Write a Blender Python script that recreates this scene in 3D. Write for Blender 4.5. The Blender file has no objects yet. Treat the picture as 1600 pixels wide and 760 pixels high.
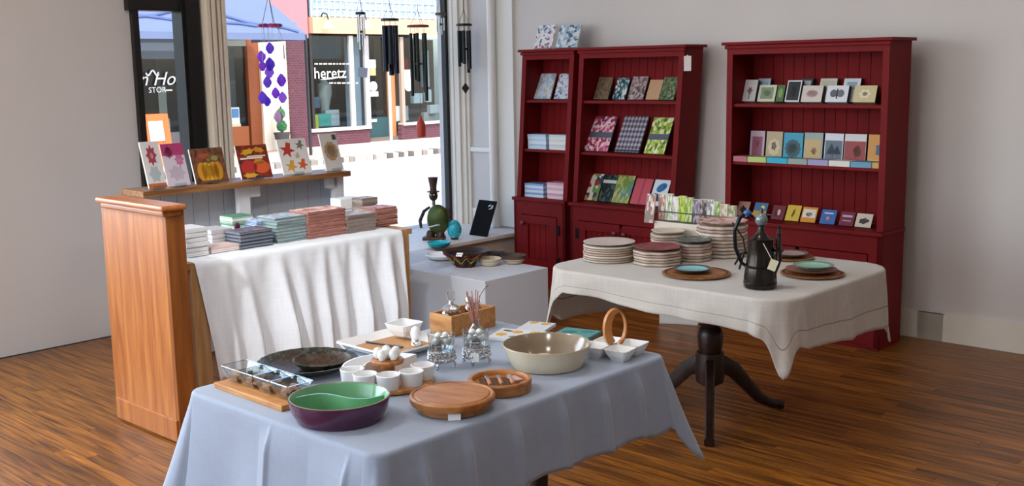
import bpy, bmesh, math, random
from mathutils import Vector, Matrix
C = bpy.context.scene.collection
SC = bpy.context.scene
rnd = random.Random(7)
PI = math.pi

# ------------------------------------------------------------------ camera
FPX, EYE = 1687.0, 1.62
PIT, ROL = math.radians(9.19), math.radians(-1.0)
_r = Vector((1, 0, 0)); _u = Vector((0, math.sin(PIT), math.cos(PIT))); _f = Vector((0, math.cos(PIT), -math.sin(PIT)))
_X = _r * math.cos(ROL) + _u * math.sin(ROL); _U = _u * math.cos(ROL) - _r * math.sin(ROL)
CM = Matrix((_X, _U, -_f)).transposed()
cam = bpy.data.cameras.new('camera'); cam.sensor_width = 36; cam.sensor_fit = 'HORIZONTAL'; cam.lens = FPX / 1600 * 36
cam.clip_start = 0.05; cam.clip_end = 300
co = bpy.data.objects.new('camera', cam); C.objects.link(co)
co.matrix_world = Matrix.Translation((0, 0, EYE)) @ CM.to_4x4()
SC.camera = co

# room frame: A runs along the back wall (to the right), B runs towards the back wall
TH = math.radians(-43.0)
AX = Vector((math.cos(TH), math.sin(TH), 0)); BX = Vector((-math.sin(TH), math.cos(TH), 0))
def W(A, B, z=0.0): return AX * A + BX * B + Vector((0, 0, z))

# ------------------------------------------------------------------ light
SC.view_settings.view_transform = 'Standard'; SC.view_settings.look = 'None'
SC.view_settings.gamma = 1; SC.view_settings.use_curve_mapping = False
SC.view_settings.exposure = 0.0
wd = bpy.data.worlds.new('sky'); SC.world = wd; wd.use_nodes = True
nt = wd.node_tree; nt.nodes.clear()
sk = nt.nodes.new('ShaderNodeTexSky'); sk.sky_type = 'NISHITA'; sk.sun_disc = False
sk.sun_elevation = math.radians(52); sk.sun_rotation = math.radians(150); sk.dust_density = 2.0
bg = nt.nodes.new('ShaderNodeBackground'); bg.inputs['Strength'].default_value = 0.6
wo = nt.nodes.new('ShaderNodeOutputWorld')
nt.links.new(sk.outputs[0], bg.inputs[0]); nt.links.new(bg.outputs[0], wo.inputs[0])
def light(name, kind, loc, energy, col=(1, 1, 1), **kw):
    l = bpy.data.lights.new(name, kind); l.energy = energy; l.color = col
    for k, v in kw.items(): setattr(l, k, v)
    o = bpy.data.objects.new(name, l); C.objects.link(o); o.location = loc
    return o
def aim(o, d): o.rotation_euler = Vector(d).to_track_quat('-Z', 'Y').to_euler()
sun = light('sun', 'SUN', (0, 0, 20), 4.0, (1, .95, .87), angle=math.radians(1.0))
aim(sun, (-0.10, 0.62, -0.80))
for i, (A, B, e) in enumerate(((-3.6, 0.6, 40), (-0.6, 0.3, 22), (-2.6, 3.2, 16), (0.6, 3.4, 6))):
    o = light('ceiling_lamp_light', 'AREA', W(A, B, 3.45), e, (1, .98, .96), shape='DISK', size=.5); aim(o, (0, 0, -1))
# unseen track spotlights on the ceiling, added to brighten the white cloth
for A, B, tA, tB, tz, e in ((-3.1, 0.1, -4.4, 3.0, .55, 370), (-2.2, 1.2, -4.4, 3.6, .5, 200)):
    o = light('track_fill_spot', 'SPOT', W(A, B, 3.4), e, (.9, .95, 1), spot_size=.62, spot_blend=.7, shadow_soft_size=.06); aim(o, W(tA, tB, tz) - W(A, B, 3.4))
# area lamps outside two unseen shop windows, added to boost their daylight
o = light('window_fill_light', 'AREA', W(-6.75, -.1, 1.9), 300, (.86, .93, 1), shape='RECTANGLE', size=4.4, size_y=2.2); aim(o, AX - Vector((0, 0, .25)))
o = light('window_fill_light', 'AREA', W(-3.9, -3.45, 1.9), 140, (.9, .95, 1), shape='RECTANGLE', size=4.4, size_y=2.2); aim(o, BX - Vector((0, 0, .25)))

# ------------------------------------------------------------------ materials
def lin(h):
    h = h.lstrip('#'); v = [int(h[i:i + 2], 16) / 255 for i in (0, 2, 4)]
    return tuple(((x + .055) / 1.055) ** 2.4 if x > .04045 else x / 12.92 for x in v) + (1,)
_mc = {}
def newmat(name):
    m = bpy.data.materials.new(name); m.use_nodes = True
    b = m.node_tree.nodes['Principled BSDF']
    return m, m.node_tree, b
def mat(hexc, rough=.6, metal=0.0, bump=0.0, bscale=80, var=0.0, vscale=6, spec=.4, sheen=0, name='plain'):
    """plain colour with slight uneven tone and fine relief"""
    key = (hexc, rough, metal, bump, bscale, var, vscale, spec, sheen)
    if key in _mc: return _mc[key]
    m, n, b = newmat(name)
    b.inputs['Base Color'].default_value = lin(hexc); b.inputs['Roughness'].default_value = rough
    b.inputs['Metallic'].default_value = metal; b.inputs['Specular IOR Level'].default_value = spec
    if sheen: b.inputs['Sheen Weight'].default_value = sheen
    tc = n.nodes.new('ShaderNodeTexCoord')
    if var:
        no = n.nodes.new('ShaderNodeTexNoise'); no.inputs['Scale'].default_value = vscale; no.inputs['Detail'].default_value = 4
        n.links.new(tc.outputs['Object'], no.inputs['Vector'])
        hs = n.nodes.new('ShaderNodeHueSaturation'); hs.inputs['Color'].default_value = lin(hexc)
        mr = n.nodes.new('ShaderNodeMapRange'); mr.inputs[1].default_value = .3; mr.inputs[2].default_value = .7
        mr.inputs[3].default_value = 1 - var; mr.inputs[4].default_value = 1 + var
        n.links.new(no.outputs['Fac'], mr.inputs[0]); n.links.new(mr.outputs[0], hs.inputs['Value'])
        n.links.new(hs.outputs[0], b.inputs['Base Color'])
    if bump:
        no = n.nodes.new('ShaderNodeTexNoise'); no.inputs['Scale'].default_value = bscale; no.inputs['Detail'].default_value = 3
        n.links.new(tc.outputs['Object'], no.inputs['Vector'])
        bp = n.nodes.new('ShaderNodeBump'); bp.inputs['Strength'].default_value = bump; bp.inputs['Distance'].default_value = .004
        n.links.new(no.outputs['Fac'], bp.inputs['Height']); n.links.new(bp.outputs[0], b.inputs['Normal'])
    _mc[key] = m
    return m
def wood(c1, c2, rough=.45, scale=(1, 14, 14), name='wood', rand=0.0, band=9, spec=.4):
    key = ('w', c1, c2, rough, scale, rand, band)
    if key in _mc: return _mc[key]
    m, n, b = newmat(name)
    tc = n.nodes.new('ShaderNodeTexCoord'); mp = n.nodes.new('ShaderNodeMapping'); mp.inputs['Scale'].default_value = scale
    n.links.new(tc.outputs['Object'], mp.inputs['Vector'])
    oi = n.nodes.new('ShaderNodeObjectInfo')
    ad = n.nodes.new('ShaderNodeVectorMath'); ad.operation = 'ADD'
    ml = n.nodes.new('ShaderNodeVectorMath'); ml.operation = 'SCALE'; ml.inputs[0].default_value = (17, 31, 23)
    n.links.new(oi.outputs['Random'], ml.inputs['Scale']); n.links.new(mp.outputs[0], ad.inputs[0]); n.links.new(ml.outputs[0], ad.inputs[1])
    no = n.nodes.new('ShaderNodeTexNoise'); no.inputs['Scale'].default_value = band * .35; no.inputs['Detail'].default_value = 6; no.inputs['Distortion'].default_value = .6
    n.links.new(ad.outputs[0], no.inputs['Vector'])
    cr = n.nodes.new('ShaderNodeValToRGB'); cr.color_ramp.elements[0].position = .32; cr.color_ramp.elements[1].position = .68
    cr.color_ramp.elements[0].color = lin(c1); cr.color_ramp.elements[1].color = lin(c2)
    n.links.new(no.outputs['Fac'], cr.inputs[0])
    out = cr.outputs[0]
    if rand:
        hs = n.nodes.new('ShaderNodeHueSaturation'); mr = n.nodes.new('ShaderNodeMapRange')
        mr.inputs[3].default_value = 1 - rand; mr.inputs[4].default_value = 1 + rand
        n.links.new(oi.outputs['Random'], mr.inputs[0]); n.links.new(mr.outputs[0], hs.inputs['Value'])
        n.links.new(out, hs.inputs['Color']); out = hs.outputs[0]
    n.links.new(out, b.inputs['Base Color']); b.inputs['Roughness'].default_value = rough
    b.inputs['Specular IOR Level'].default_value = spec
    bp = n.nodes.new('ShaderNodeBump'); bp.inputs['Strength'].default_value = .15; bp.inputs['Distance'].default_value = .002
    n.links.new(no.outputs['Fac'], bp.inputs['Height']); n.links.new(bp.outputs[0], b.inputs['Normal'])
    _mc[key] = m
    return m
def blotch(cols, scale=9, rough=.5, kind='voronoi', name='printed_paper', coord='Generated', stretch=(1, 1, 1)):
    """printed pattern: patches of flat colour"""
    key = ('b', tuple(cols), scale, rough, kind, coord, stretch)
    if key in _mc: return _mc[key]
    m, n, b = newmat(name)
    tc = n.nodes.new('ShaderNodeTexCoord'); mp = n.nodes.new('ShaderNodeMapping'); mp.inputs['Scale'].default_value = stretch
    n.links.new(tc.outputs[coord], mp.inputs['Vector'])
    oi = n.nodes.new('ShaderNodeObjectInfo'); ml = n.nodes.new('ShaderNodeVectorMath'); ml.operation = 'SCALE'; ml.inputs[0].default_value = (7, 5, 9)
    n.links.new(oi.outputs['Random'], ml.inputs['Scale'])
    ad = n.nodes.new('ShaderNodeVectorMath'); ad.operation = 'ADD'
    n.links.new(mp.outputs[0], ad.inputs[0]); n.links.new(ml.outputs[0], ad.inputs[1])
    cr = n.nodes.new('ShaderNodeValToRGB'); cr.color_ramp.interpolation = 'CONSTANT'
    el = cr.color_ramp.elements
    while len(el) < len(cols): el.new(.5)
    for i, c in enumerate(cols): el[i].position = i / len(cols); el[i].color = lin(c)
    if kind == 'voronoi':
        t = n.nodes.new('ShaderNodeTexVoronoi'); t.inputs['Scale'].default_value = scale
        sp = n.nodes.new('ShaderNodeSeparateColor'); n.links.new(t.outputs['Color'], sp.inputs[0]); fac = sp.outputs[0]
        n.links.new(ad.outputs[0], t.inputs['Vector'])
    elif kind == 'noise':
        t = n.nodes.new('ShaderNodeTexNoise'); t.inputs['Scale'].default_value = scale; t.inputs['Detail'].default_value = 3
        mr = n.nodes.new('ShaderNodeMapRange'); mr.inputs[1].default_value = .3; mr.inputs[2].default_value = .7
        n.links.new(ad.outputs[0], t.inputs['Vector']); n.links.new(t.outputs['Fac'], mr.inputs[0]); fac = mr.outputs[0]
    elif kind == 'stripe':
        t = n.nodes.new('ShaderNodeTexWave'); t.inputs['Scale'].default_value = scale; t.bands_direction = 'X'
        n.links.new(mp.outputs[0], t.inputs['Vector']); fac = t.outputs['Fac']
    elif kind == 'bands':
        t = n.nodes.new('ShaderNodeTexNoise'); t.noise_dimensions = '1D'; t.inputs['Scale'].default_value = scale; t.inputs['Detail'].default_value = 2
        sp = n.nodes.new('ShaderNodeSeparateXYZ'); n.links.new(mp.outputs[0], sp.inputs[0]); n.links.new(sp.outputs[2], t.inputs['W'])
        mr = n.nodes.new('ShaderNodeMapRange'); mr.inputs[1].default_value = .3; mr.inputs[2].default_value = .7
        n.links.new(t.outputs['Fac'], mr.inputs[0]); fac = mr.outputs[0]
    elif kind == 'check':
        ws = []
        for d in ('X', 'Z'):
            w = n.nodes.new('ShaderNodeTexWave'); w.bands_direction = d; w.inputs['Scale'].default_value = scale
            n.links.new(mp.outputs[0], w.inputs['Vector']); ws.append(w)
        a = n.nodes.new('ShaderNodeMath'); a.operation = 'ADD'
        n.links.new(ws[0].outputs['Fac'], a.inputs[0]); n.links.new(ws[1].outputs['Fac'], a.inputs[1])
        h = n.nodes.new('ShaderNodeMath'); h.operation = 'MULTIPLY'; h.inputs[1].default_value = .499; n.links.new(a.outputs[0], h.inputs[0]); fac = h.outputs[0]
    n.links.new(fac, cr.inputs[0]); n.links.new(cr.outputs[0], b.inputs['Base Color'])
    b.inputs['Roughness'].default_value = rough; b.inputs['Specular IOR Level'].default_value = .3
    _mc[key] = m
    return m
def petal(hexc):
    m, n, b = newmat('translucent_petal'); b.inputs['Base Color'].default_value = lin(hexc); b.inputs['Roughness'].default_value = .25
    tr = n.nodes.new('ShaderNodeBsdfTranslucent'); tr.inputs[0].default_value = lin(hexc); ms = n.nodes.new('ShaderNodeMixShader'); ms.inputs[0].default_value = .75
    n.links.new(b.outputs[0], ms.inputs[1]); n.links.new(tr.outputs[0], ms.inputs[2]); n.links.new(ms.outputs[0], n.nodes['Material Output'].inputs['Surface'])
    return m
def linen(hexc, name='cloth', weave=700, amt=.12, rough=.85, sheen=.2, trans=0.0):
    key = ('l', hexc, weave, amt, trans)
    if key in _mc: return _mc[key]
    m, n, b = newmat(name)
    tc = n.nodes.new('ShaderNodeTexCoord')
    mx = None; facs = []
    for s in ((1, .06, .06), (.06, 1, .06), (.06, .06, 1)):
        mp = n.nodes.new('ShaderNodeMapping'); mp.inputs['Scale'].default_value = s
        no = n.nodes.new('ShaderNodeTexNoise'); no.inputs['Scale'].default_value = weave * .3; no.inputs['Detail'].default_value = 2
        n.links.new(tc.outputs['Object'], mp.inputs['Vector']); n.links.new(mp.outputs[0], no.inputs['Vector']); facs.append(no)
    a = n.nodes.new('ShaderNodeMath'); n.links.new(facs[0].outputs['Fac'], a.inputs[0]); n.links.new(facs[1].outputs['Fac'], a.inputs[1])
    a2 = n.nodes.new('ShaderNodeMath'); n.links.new(a.outputs[0], a2.inputs[0]); n.links.new(facs[2].outputs['Fac'], a2.inputs[1])
    mr = n.nodes.new('ShaderNodeMapRange'); mr.inputs[1].default_value = 1.1; mr.inputs[2].default_value = 1.9
    mr.inputs[3].default_value = 1 - amt; mr.inputs[4].default_value = 1 + amt
    n.links.new(a2.outputs[0], mr.inputs[0])
    hs = n.nodes.new('ShaderNodeHueSaturation'); hs.inputs['Color'].default_value = lin(hexc)
    n.links.new(mr.outputs[0], hs.inputs['Value']); n.links.new(hs.outputs[0], b.inputs['Base Color'])
    b.inputs['Roughness'].default_value = rough; b.inputs['Sheen Weight'].default_value = sheen; b.inputs['Specular IOR Level'].default_value = .2
    if trans:
        tr = n.nodes.new('ShaderNodeBsdfTranslucent'); tr.inputs[0].default_value = lin(hexc)
        ms = n.nodes.new('ShaderNodeMixShader'); ms.inputs[0].default_value = trans
        n.links.new(b.outputs[0], ms.inputs[1]); n.links.new(tr.outputs[0], ms.inputs[2])
        n.links.new(ms.outputs[0], n.nodes['Material Output'].inputs['Surface'])
    _mc[key] = m
    return m
def pane_mat(name, tint='#ffffff', gloss=.06):
    m = bpy.data.materials.new(name); m.use_nodes = True; n = m.node_tree; n.nodes.clear()
    t = n.nodes.new('ShaderNodeBsdfTransparent'); t.inputs[0].default_value = lin(tint)
    g = n.nodes.new('ShaderNodeBsdfGlossy'); g.inputs['Roughness'].default_value = .03
    fr = n.nodes.new('ShaderNodeFresnel'); fr.inputs[0].default_value = 1.45
    mm = n.nodes.new('ShaderNodeMath'); mm.operation = 'MULTIPLY'; mm.inputs[1].default_value = gloss / .04
    ms = n.nodes.new('ShaderNodeMixShader'); o = n.nodes.new('ShaderNodeOutputMaterial')
    ge = n.nodes.new('ShaderNodeNewGeometry'); iv = n.nodes.new('ShaderNodeMath'); iv.operation = 'SUBTRACT'; iv.inputs[0].default_value = 1
    m2 = n.nodes.new('ShaderNodeMath'); m2.operation = 'MULTIPLY'; m2.use_clamp = True
    n.links.new(ge.outputs['Backfacing'], iv.inputs[1]); n.links.new(mm.outputs[0], m2.inputs[0]); n.links.new(iv.outputs[0], m2.inputs[1])
    n.links.new(fr.outputs[0], mm.inputs[0]); n.links.new(m2.outputs[0], ms.inputs[0]); n.links.new(t.outputs[0], ms.inputs[1]); n.links.new(g.outputs[0], ms.inputs[2])
    n.links.new(ms.outputs[0], o.inputs[0])
    return m
M_PANE = pane_mat('window_glass', '#fbfdff', .03)
M_ACRYL = pane_mat('clear_acrylic', '#eef2f3', .09)
M_CRYST = pane_mat('cut_crystal', '#f2f5f5', .16)

# ------------------------------------------------------------------ mesh helpers
class MB:
    def __init__(s): s.bm = bmesh.new(); s.mi = 0
    def _tag(s, fs):
        for f in fs: f.material_index = s.mi
    def box(s, cx, cy, cz, sx, sy, sz, rz=0.0, bev=0.0, rx=0.0, ry=0.0):
        r = bmesh.ops.create_cube(s.bm, size=1.0); vs = r['verts']
        bmesh.ops.scale(s.bm, vec=(sx, sy, sz), verts=vs)
        fs = {f for v in vs for f in v.link_faces}; s._tag(fs)
        if bev:
            es = list({e for v in vs for e in v.link_edges})
            rr = bmesh.ops.bevel(s.bm, geom=es, offset=bev, segments=2, affect='EDGES', profile=.6)
            vs = list({v for f in rr['faces'] for v in f.verts} | {v for v in vs if v.is_valid}); s._tag(rr['faces'])
        mtx = Matrix.Translation((cx, cy, cz)) @ Matrix.Rotation(rz, 4, 'Z') @ Matrix.Rotation(ry, 4, 'Y') @ Matrix.Rotation(rx, 4, 'X')
        bmesh.ops.transform(s.bm, matrix=mtx, verts=vs); return s
    def lathe(s, prof, seg=24, cx=0, cy=0, cz=0, ex=1.0, ey=1.0, cap=True, wave=None, rz=0.0):
        """prof [(r, z)...]; wave(angle) scales the radius"""
        rings = []
        for r, z in prof:
            ring = []
            for k in range(seg):
                t = 2 * PI * k / seg; q = r * (wave(t) if wave else 1)
                x, y = q * math.cos(t) * ex, q * math.sin(t) * ey
                ring.append(s.bm.verts.new((cx + x * math.cos(rz) - y * math.sin(rz), cy + x * math.sin(rz) + y * math.cos(rz), cz + z)))
            rings.append(ring)
        fs = []
        for a, b in zip(rings, rings[1:]):
            for k in range(seg):
                k2 = (k + 1) % seg; fs.append(s.bm.faces.new((a[k], a[k2], b[k2], b[k])))
        if cap:
            if prof[0][0] > 1e-5: fs.append(s.bm.faces.new(rings[0][::-1]))
            if prof[-1][0] > 1e-5 and cap != 'low': fs.append(s.bm.faces.new(rings[-1]))
        s._tag(fs); return s
    def cyl(s, cx, cy, z0, z1, r0, r1=None, seg=20): return s.lathe([(r0, z0), (r0 if r1 is None else r1, z1)], seg, cx, cy)
    def tube(s, pts, r, seg=8, closed=False):
        pts = [Vector(p) for p in pts]; n = len(pts); rs = r if isinstance(r, (list, tuple)) else [r] * n
        rings = []; prev = None
        for i, p in enumerate(pts):
            if closed: d = (pts[(i + 1) % n] - pts[i - 1])
            else: d = pts[min(i + 1, n - 1)] - pts[max(i - 1, 0)]
            d.normalize()
            ref = prev if prev is not None else (Vector((0, 0, 1)) if abs(d.z) < .9 else Vector((1, 0, 0)))
            u = (ref - d * ref.dot(d)); u.normalize(); v = d.cross(u); prev = u
            rings.append([s.bm.verts.new(p + (u * math.cos(2 * PI * k / seg) + v * math.sin(2 * PI * k / seg)) * rs[i]) for k in range(seg)])
        fs = []
        rr = list(zip(rings, rings[1:])) + ([(rings[-1], rings[0])] if closed else [])
        for a, b in rr:
            for k in range(seg): fs.append(s.bm.faces.new((a[k], a[(k + 1) % seg], b[(k + 1) % seg], b[k])))
        if not closed: fs.append(s.bm.faces.new(rings[0][::-1])); fs.append(s.bm.faces.new(rings[-1]))
        s._tag(fs); return s
    def ball(s, cx, cy, cz, rx, ry=None, rz=None, seg=16):
        r = bmesh.ops.create_uvsphere(s.bm, u_segments=seg, v_segments=max(6, seg // 2), radius=1.0)
        vs = r['verts']; bmesh.ops.scale(s.bm, vec=(rx, ry or rx, rz or rx), verts=vs); bmesh.ops.translate(s.bm, vec=(cx, cy, cz), verts=vs)
        s._tag({f for v in vs for f in v.link_faces}); return s
    def prism(s, poly, d0, d1, axis='y', off=(0, 0, 0)):
        """poly of 2-D points pushed from d0 to d1 along an axis ('y': points are x,z; 'z': x,y; 'x': y,z)"""
        def P(p, d): return Vector({'y': (p[0], d, p[1]), 'z': (p[0], p[1], d), 'x': (d, p[0], p[1])}[axis]) + Vector(off)
        a = [s.bm.verts.new(P(p, d0)) for p in poly]; b = [s.bm.verts.new(P(p, d1)) for p in poly]
        n = len(poly); fs = [s.bm.faces.new(a), s.bm.faces.new(b[::-1])]
        for k in range(n): fs.append(s.bm.faces.new((a[k], b[k], b[(k + 1) % n], a[(k + 1) % n])))
        s._tag(fs); return s
    def build(s, name, m, parent=None, smooth=False, loc=None, rot=None):
        bmesh.ops.recalc_face_normals(s.bm, faces=s.bm.faces)
        me = bpy.data.meshes.new(name); s.bm.to_mesh(me); s.bm.free()
        for k in (m if isinstance(m, (list, tuple)) else [m]): me.materials.append(k)
        if smooth:
            for p in me.polygons: p.use_smooth = True
            me.set_sharp_from_angle(angle=math.radians(40))
        o = bpy.data.objects.new(name, me); C.objects.link(o)
        if parent is not None: o.parent = parent
        if loc is not None: o.location = loc
        if rot is not None: o.rotation_euler = rot
        return o
def tag(o, label, cat, group=None):
    o['label'] = label; o['category'] = cat
    if group: o['group'] = group
    return o
def thing(name, label, cat, A, B, z=0.0, rz=0.0, group=None, rx=0.0):
    o = bpy.data.objects.new(name, None); C.objects.link(o); o.empty_display_size = .05
    o.location = W(A, B, z); o.rotation_euler = (rx, 0, TH + rz)
    return tag(o, label, cat, group)
def solo(mb, name, m, label, cat, A, B, z=0.0, rz=0.0, group=None, smooth=False, rx=0.0):
    o = mb.build(name, m, None, smooth, W(A, B, z), (rx, 0, TH + rz)); return tag(o, label, cat, group)
def struct(mb, name, m, parent=None, A=0, B=0, z=0, smooth=False):
    if parent: return mb.build(name, m, parent, smooth)
    o = mb.build(name, m, None, smooth, W(A, B, z), (0, 0, TH)); o['kind'] = 'structure'; return o
def box(*a, **k): return MB().box(*a, **k)
def copy_tree(o):
    c = o.copy(); C.objects.link(c)
    for ch in o.children:
        d = ch.copy(); C.objects.link(d); d.parent = c
        for g in ch.children: e = g.copy(); C.objects.link(e); e.parent = d
    return c
def text(s, parent, m, x, y, z, size, rot=(PI / 2, 0, 0), shear=0.0, name='lettering', align='CENTER', ext=.0008):
    cu = bpy.data.curves.new(name, 'FONT'); cu.body = s; cu.size = size; cu.shear = shear; cu.extrude = ext
    cu.align_x = align; cu.align_y = 'CENTER'; cu.resolution_u = 3; cu.materials.append(m)
    tmp = bpy.data.objects.new(name, cu); C.objects.link(tmp)
    me = bpy.data.meshes.new_from_object(tmp); bpy.data.objects.remove(tmp)
    o = bpy.data.objects.new(name, me); C.objects.link(o); o.parent = parent; o.location = (x, y, z); o.rotation_euler = rot
    return o

# ------------------------------------------------------------------ pixel helpers (1600 x 760): a ray through a pixel met with a real plane
def ray(x, y): return CM @ Vector((x - 800.0, -(y - 380.0), -FPX))
def ab(p): return (p.dot(AX), p.dot(BX), p.z)
def onz(x, y, z): r = ray(x, y); return ab(Vector((0, 0, EYE)) + r * ((z - EYE) / r.z))
def onA(x, y, A): r = ray(x, y); return ab(Vector((0, 0, EYE)) + r * (A / r.dot(AX)))
def onB(x, y, B): r = ray(x, y); return ab(Vector((0, 0, EYE)) + r * (B / r.dot(BX)))
def proj(A, B, z):
    c = CM.transposed() @ (W(A, B, z) - Vector((0, 0, EYE)))
    return (800 + FPX * c.x / -c.z, 380 - FPX * c.y / -c.z) if c.z < -.1 else None

# ------------------------------------------------------------------ structure
def root_struct(name, A, B, z):
    o = bpy.data.objects.new(name, None); C.objects.link(o); o.location = W(A, B, z); o.rotation_euler = (0, 0, TH); o['kind'] = 'structure'; return o
WX, WB = -6.38, 6.21          # window wall plane, back wall plane
M_WALL = mat('#cdc5bf', .8, var=.02, vscale=2, bump=.05, bscale=60, name='wall_paint')
M_TRIM = mat('#dcd2c2', .5, var=.02, name='trim_paint')
M_BEIGE = mat('#e0d2bc', .5, var=.03, name='beige_paint')
M_BLACK = mat('#14120f', .4, name='black_paint')
M_SILL = mat('#e6dfd4', .5, var=.05, name='sill_paint')
M_FLOOR = wood('#4a2406', '#a3641f', .36, (1.2, 22, 6), 'oak_strip', rand=.3, band=8)

fl = struct(box(-1.6, 1.6, -.08, 9.8, 9.6, .11), 'floor', mat('#2a1809', .8))
boards = []; y = -3.05; row = 0
while y < 6.2:
    x = -6.3 - rnd.random() * 1.0
    while x < 3.2:
        L = rnd.uniform(.9, 1.9); boards.append((max(x, -6.35), min(x + L, 3.2), y)); x += L
    y += .0585
def seen_area(bd):
    x0, x1, y = bd; P = [proj(x0, y, 0), proj(x1, y, 0), proj(x1, y + .058, 0), proj(x0, y + .058, 0)]
    if None in P: return 0
    m = ((x0 + x1) / 2, y)
    if m[0] < -5.3 or y > 5.75 or (m[0] < -4.2 and y > 2.3): return 0
    if -2.95 < m[0] < -2.2 and 1.6 < y < 3.2: return 0
    P = [(min(max(a, 0), 1600), min(max(b, 0), 760)) for a, b in P]
    return abs(sum(P[i][0] * P[(i + 1) % 4][1] - P[(i + 1) % 4][0] * P[i][1] for i in range(4))) / 2
boards.sort(key=seen_area, reverse=True)
for x0, x1, y in boards[:295]:
    o = box((x1 - x0) / 2, .0285, -.012, x1 - x0 - .0012, .0572, .024, bev=.0008).build('floorboard', M_FLOOR, fl)
    o.location = (x0, y, 0)
mb = MB()
for x0, x1, y in boards[295:]: mb.box((x0 + x1) / 2, y + .0285, -.012, x1 - x0 - .0012, .0572, .024)
o = mb.build('floorboards', M_FLOOR, fl); o['kind'] = 'stuff'

struct(box(-1.6, WB + .1, 1.8, 9.8, .2, 3.6), 'wall_back', M_WALL)
mb = MB()   # window wall: pier left of the sidelight, head, bottom
def wseg(b0, b1, z0, z1): mb.box(WX - .1, (b0 + b1) / 2, (z0 + z1) / 2, .2, b1 - b0, z1 - z0)
wseg(-3.2, -2.4, 0, 3.6); wseg(2.2, 3.40, 0, 3.6); wseg(-2.4, 2.2, 0, .5); wseg(-2.4, 2.2, 2.9, 3.6)
wseg(3.40, 6.47, 0, .36); wseg(3.40, 6.47, 2.9, 3.6); wseg(6.2, 6.47, .36, 2.9)
struct(mb, 'wall_left', M_WALL)
struct(box(3.3, 1.6, 1.8, .2, 9.6, 3.6), 'wall_right', M_WALL)
mb = MB().box(-6.3, -3.15, 1.8, .4, .2, 3.6).box(.8, -3.15, 1.8, 5.0, .2, 3.6).box(-3.9, -3.15, .25, 4.4, .2, .5).box(-3.9, -3.15, 3.25, 4.4, .2, .7)
struct(mb, 'wall_front', M_WALL)
w4 = root_struct('window_4', -3.9, -3.15, .5)
box(0, 0, 1.2, 4.4, .012, 2.4).build('pane', M_PANE, w4)
for dx in (-2.17, -.7, .7, 2.17): box(dx, 0, 1.2, .06, .06, 2.4).build('window_frame', M_BLACK, w4)
struct(box(-1.6, 1.6, 3.65, 9.8, 9.8, .1), 'ceiling', mat('#e4e0da', .9))
# shop window
w1 = root_struct('window_1', WX, 5.1, .36)
box(-.1, .015, 1.27, .012, 2.15, 2.52).build('pane', M_PANE, w1)
box(-.1, 1.085, 1.27, .05, .03, 2.54).build('window_frame', M_BLACK, w1)
box(-.1, -1.065, 1.27, .05, .02, 2.54).build('window_frame', mat('#d8d0c4', .5), w1)
mb = MB().box(.365, -.37, -.18, .73, 3.1, .34); mb.build('window_sill_base', mat('#c9b8a6', .6, var=.05), w1)
box(.38, -.37, -.01, .77, 3.1, .03, bev=.006).build('window_sill', M_SILL, w1)
# beige mullion between shop window and sidelight
mb = MB().box(WX - .02, 3.95, 1.63, .2, .16, 2.54)
for k, dx in enumerate((-.055, -.02, .02, .055)): mb.box(WX + .09, 3.95 + dx, 1.63, .03 + .015 * (k % 2), .022, 2.54)
struct(mb, 'trim_1', M_BEIGE)
w2 = root_struct('window_2', WX, 3.6, .36)
mb = MB().box(0, .19, 1.27, .12, .13, 2.54).box(.05, .165, 1.27, .06, .04, 2.54); mb.build('window_frame', M_BLACK, w2)
box(0, -.05, 1.72, .1, .36, .13).build('top_rail', M_BLACK, w2)
box(0, -.18, 1.27, .08, .04, 2.54).build('window_frame', M_BLACK, w2)
box(-.03, -.02, 1.27, .01, .3, 2.5).build('pane', M_PANE, w2)
w3 = root_struct('window_3', WX, -.1, .5)
box(-.1, 0, 1.2, .012, 4.6, 2.4).build('pane', M_PANE, w3)
for dy in (-2.25, 0, 2.25): box(-.1, dy, 1.2, .06, .06, 2.4).build('window_frame', M_BLACK, w3)
# casing at the right end of the glass, then panelled bit of back wall with pipe
mb = MB().box(WX + .045, WB - .03, 1.63, .09, .06, 2.54).box(WX + .1, WB - .02, 1.63, .07, .04, 2.54).box(WX + .018, WB - .055, 1.63, .03, .02, 2.54).box(WX + .15, WB - .012, 1.63, .03, .024, 2.54)
struct(mb, 'trim_2', M_TRIM)
mb = MB().box(-6.05, WB - .012, .98, .32, .024, .035).box(-5.83, WB - .01, 1.98, .16, .02, 3.2).box(-5.74, WB - .015, 1.98, .035, .03, 3.2)
mb.box(-6.05, WB - .006, .44, .36, .014, .12)
struct(mb, 'trim_3', mat('#e2ded6', .5))
struct(MB().cyl(-5.92, WB - .06, .375, 3.6, .032, seg=16), 'trim_4', mat('#e6e2dc', .4), smooth=True)
struct(box(-4.0, WB - .01, .08, 3.3, .02, .16).box(-.2, WB - .01, .08, 4.6, .02, .16), 'baseboard_back', M_TRIM)
# hanging rail over the shop window, carries the wind chimes
struct(MB().tube([(-6.1, 3.9, 2.72), (-6.1, 6.27, 2.72)], .012), 'trim_5', M_BLACK)

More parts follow.
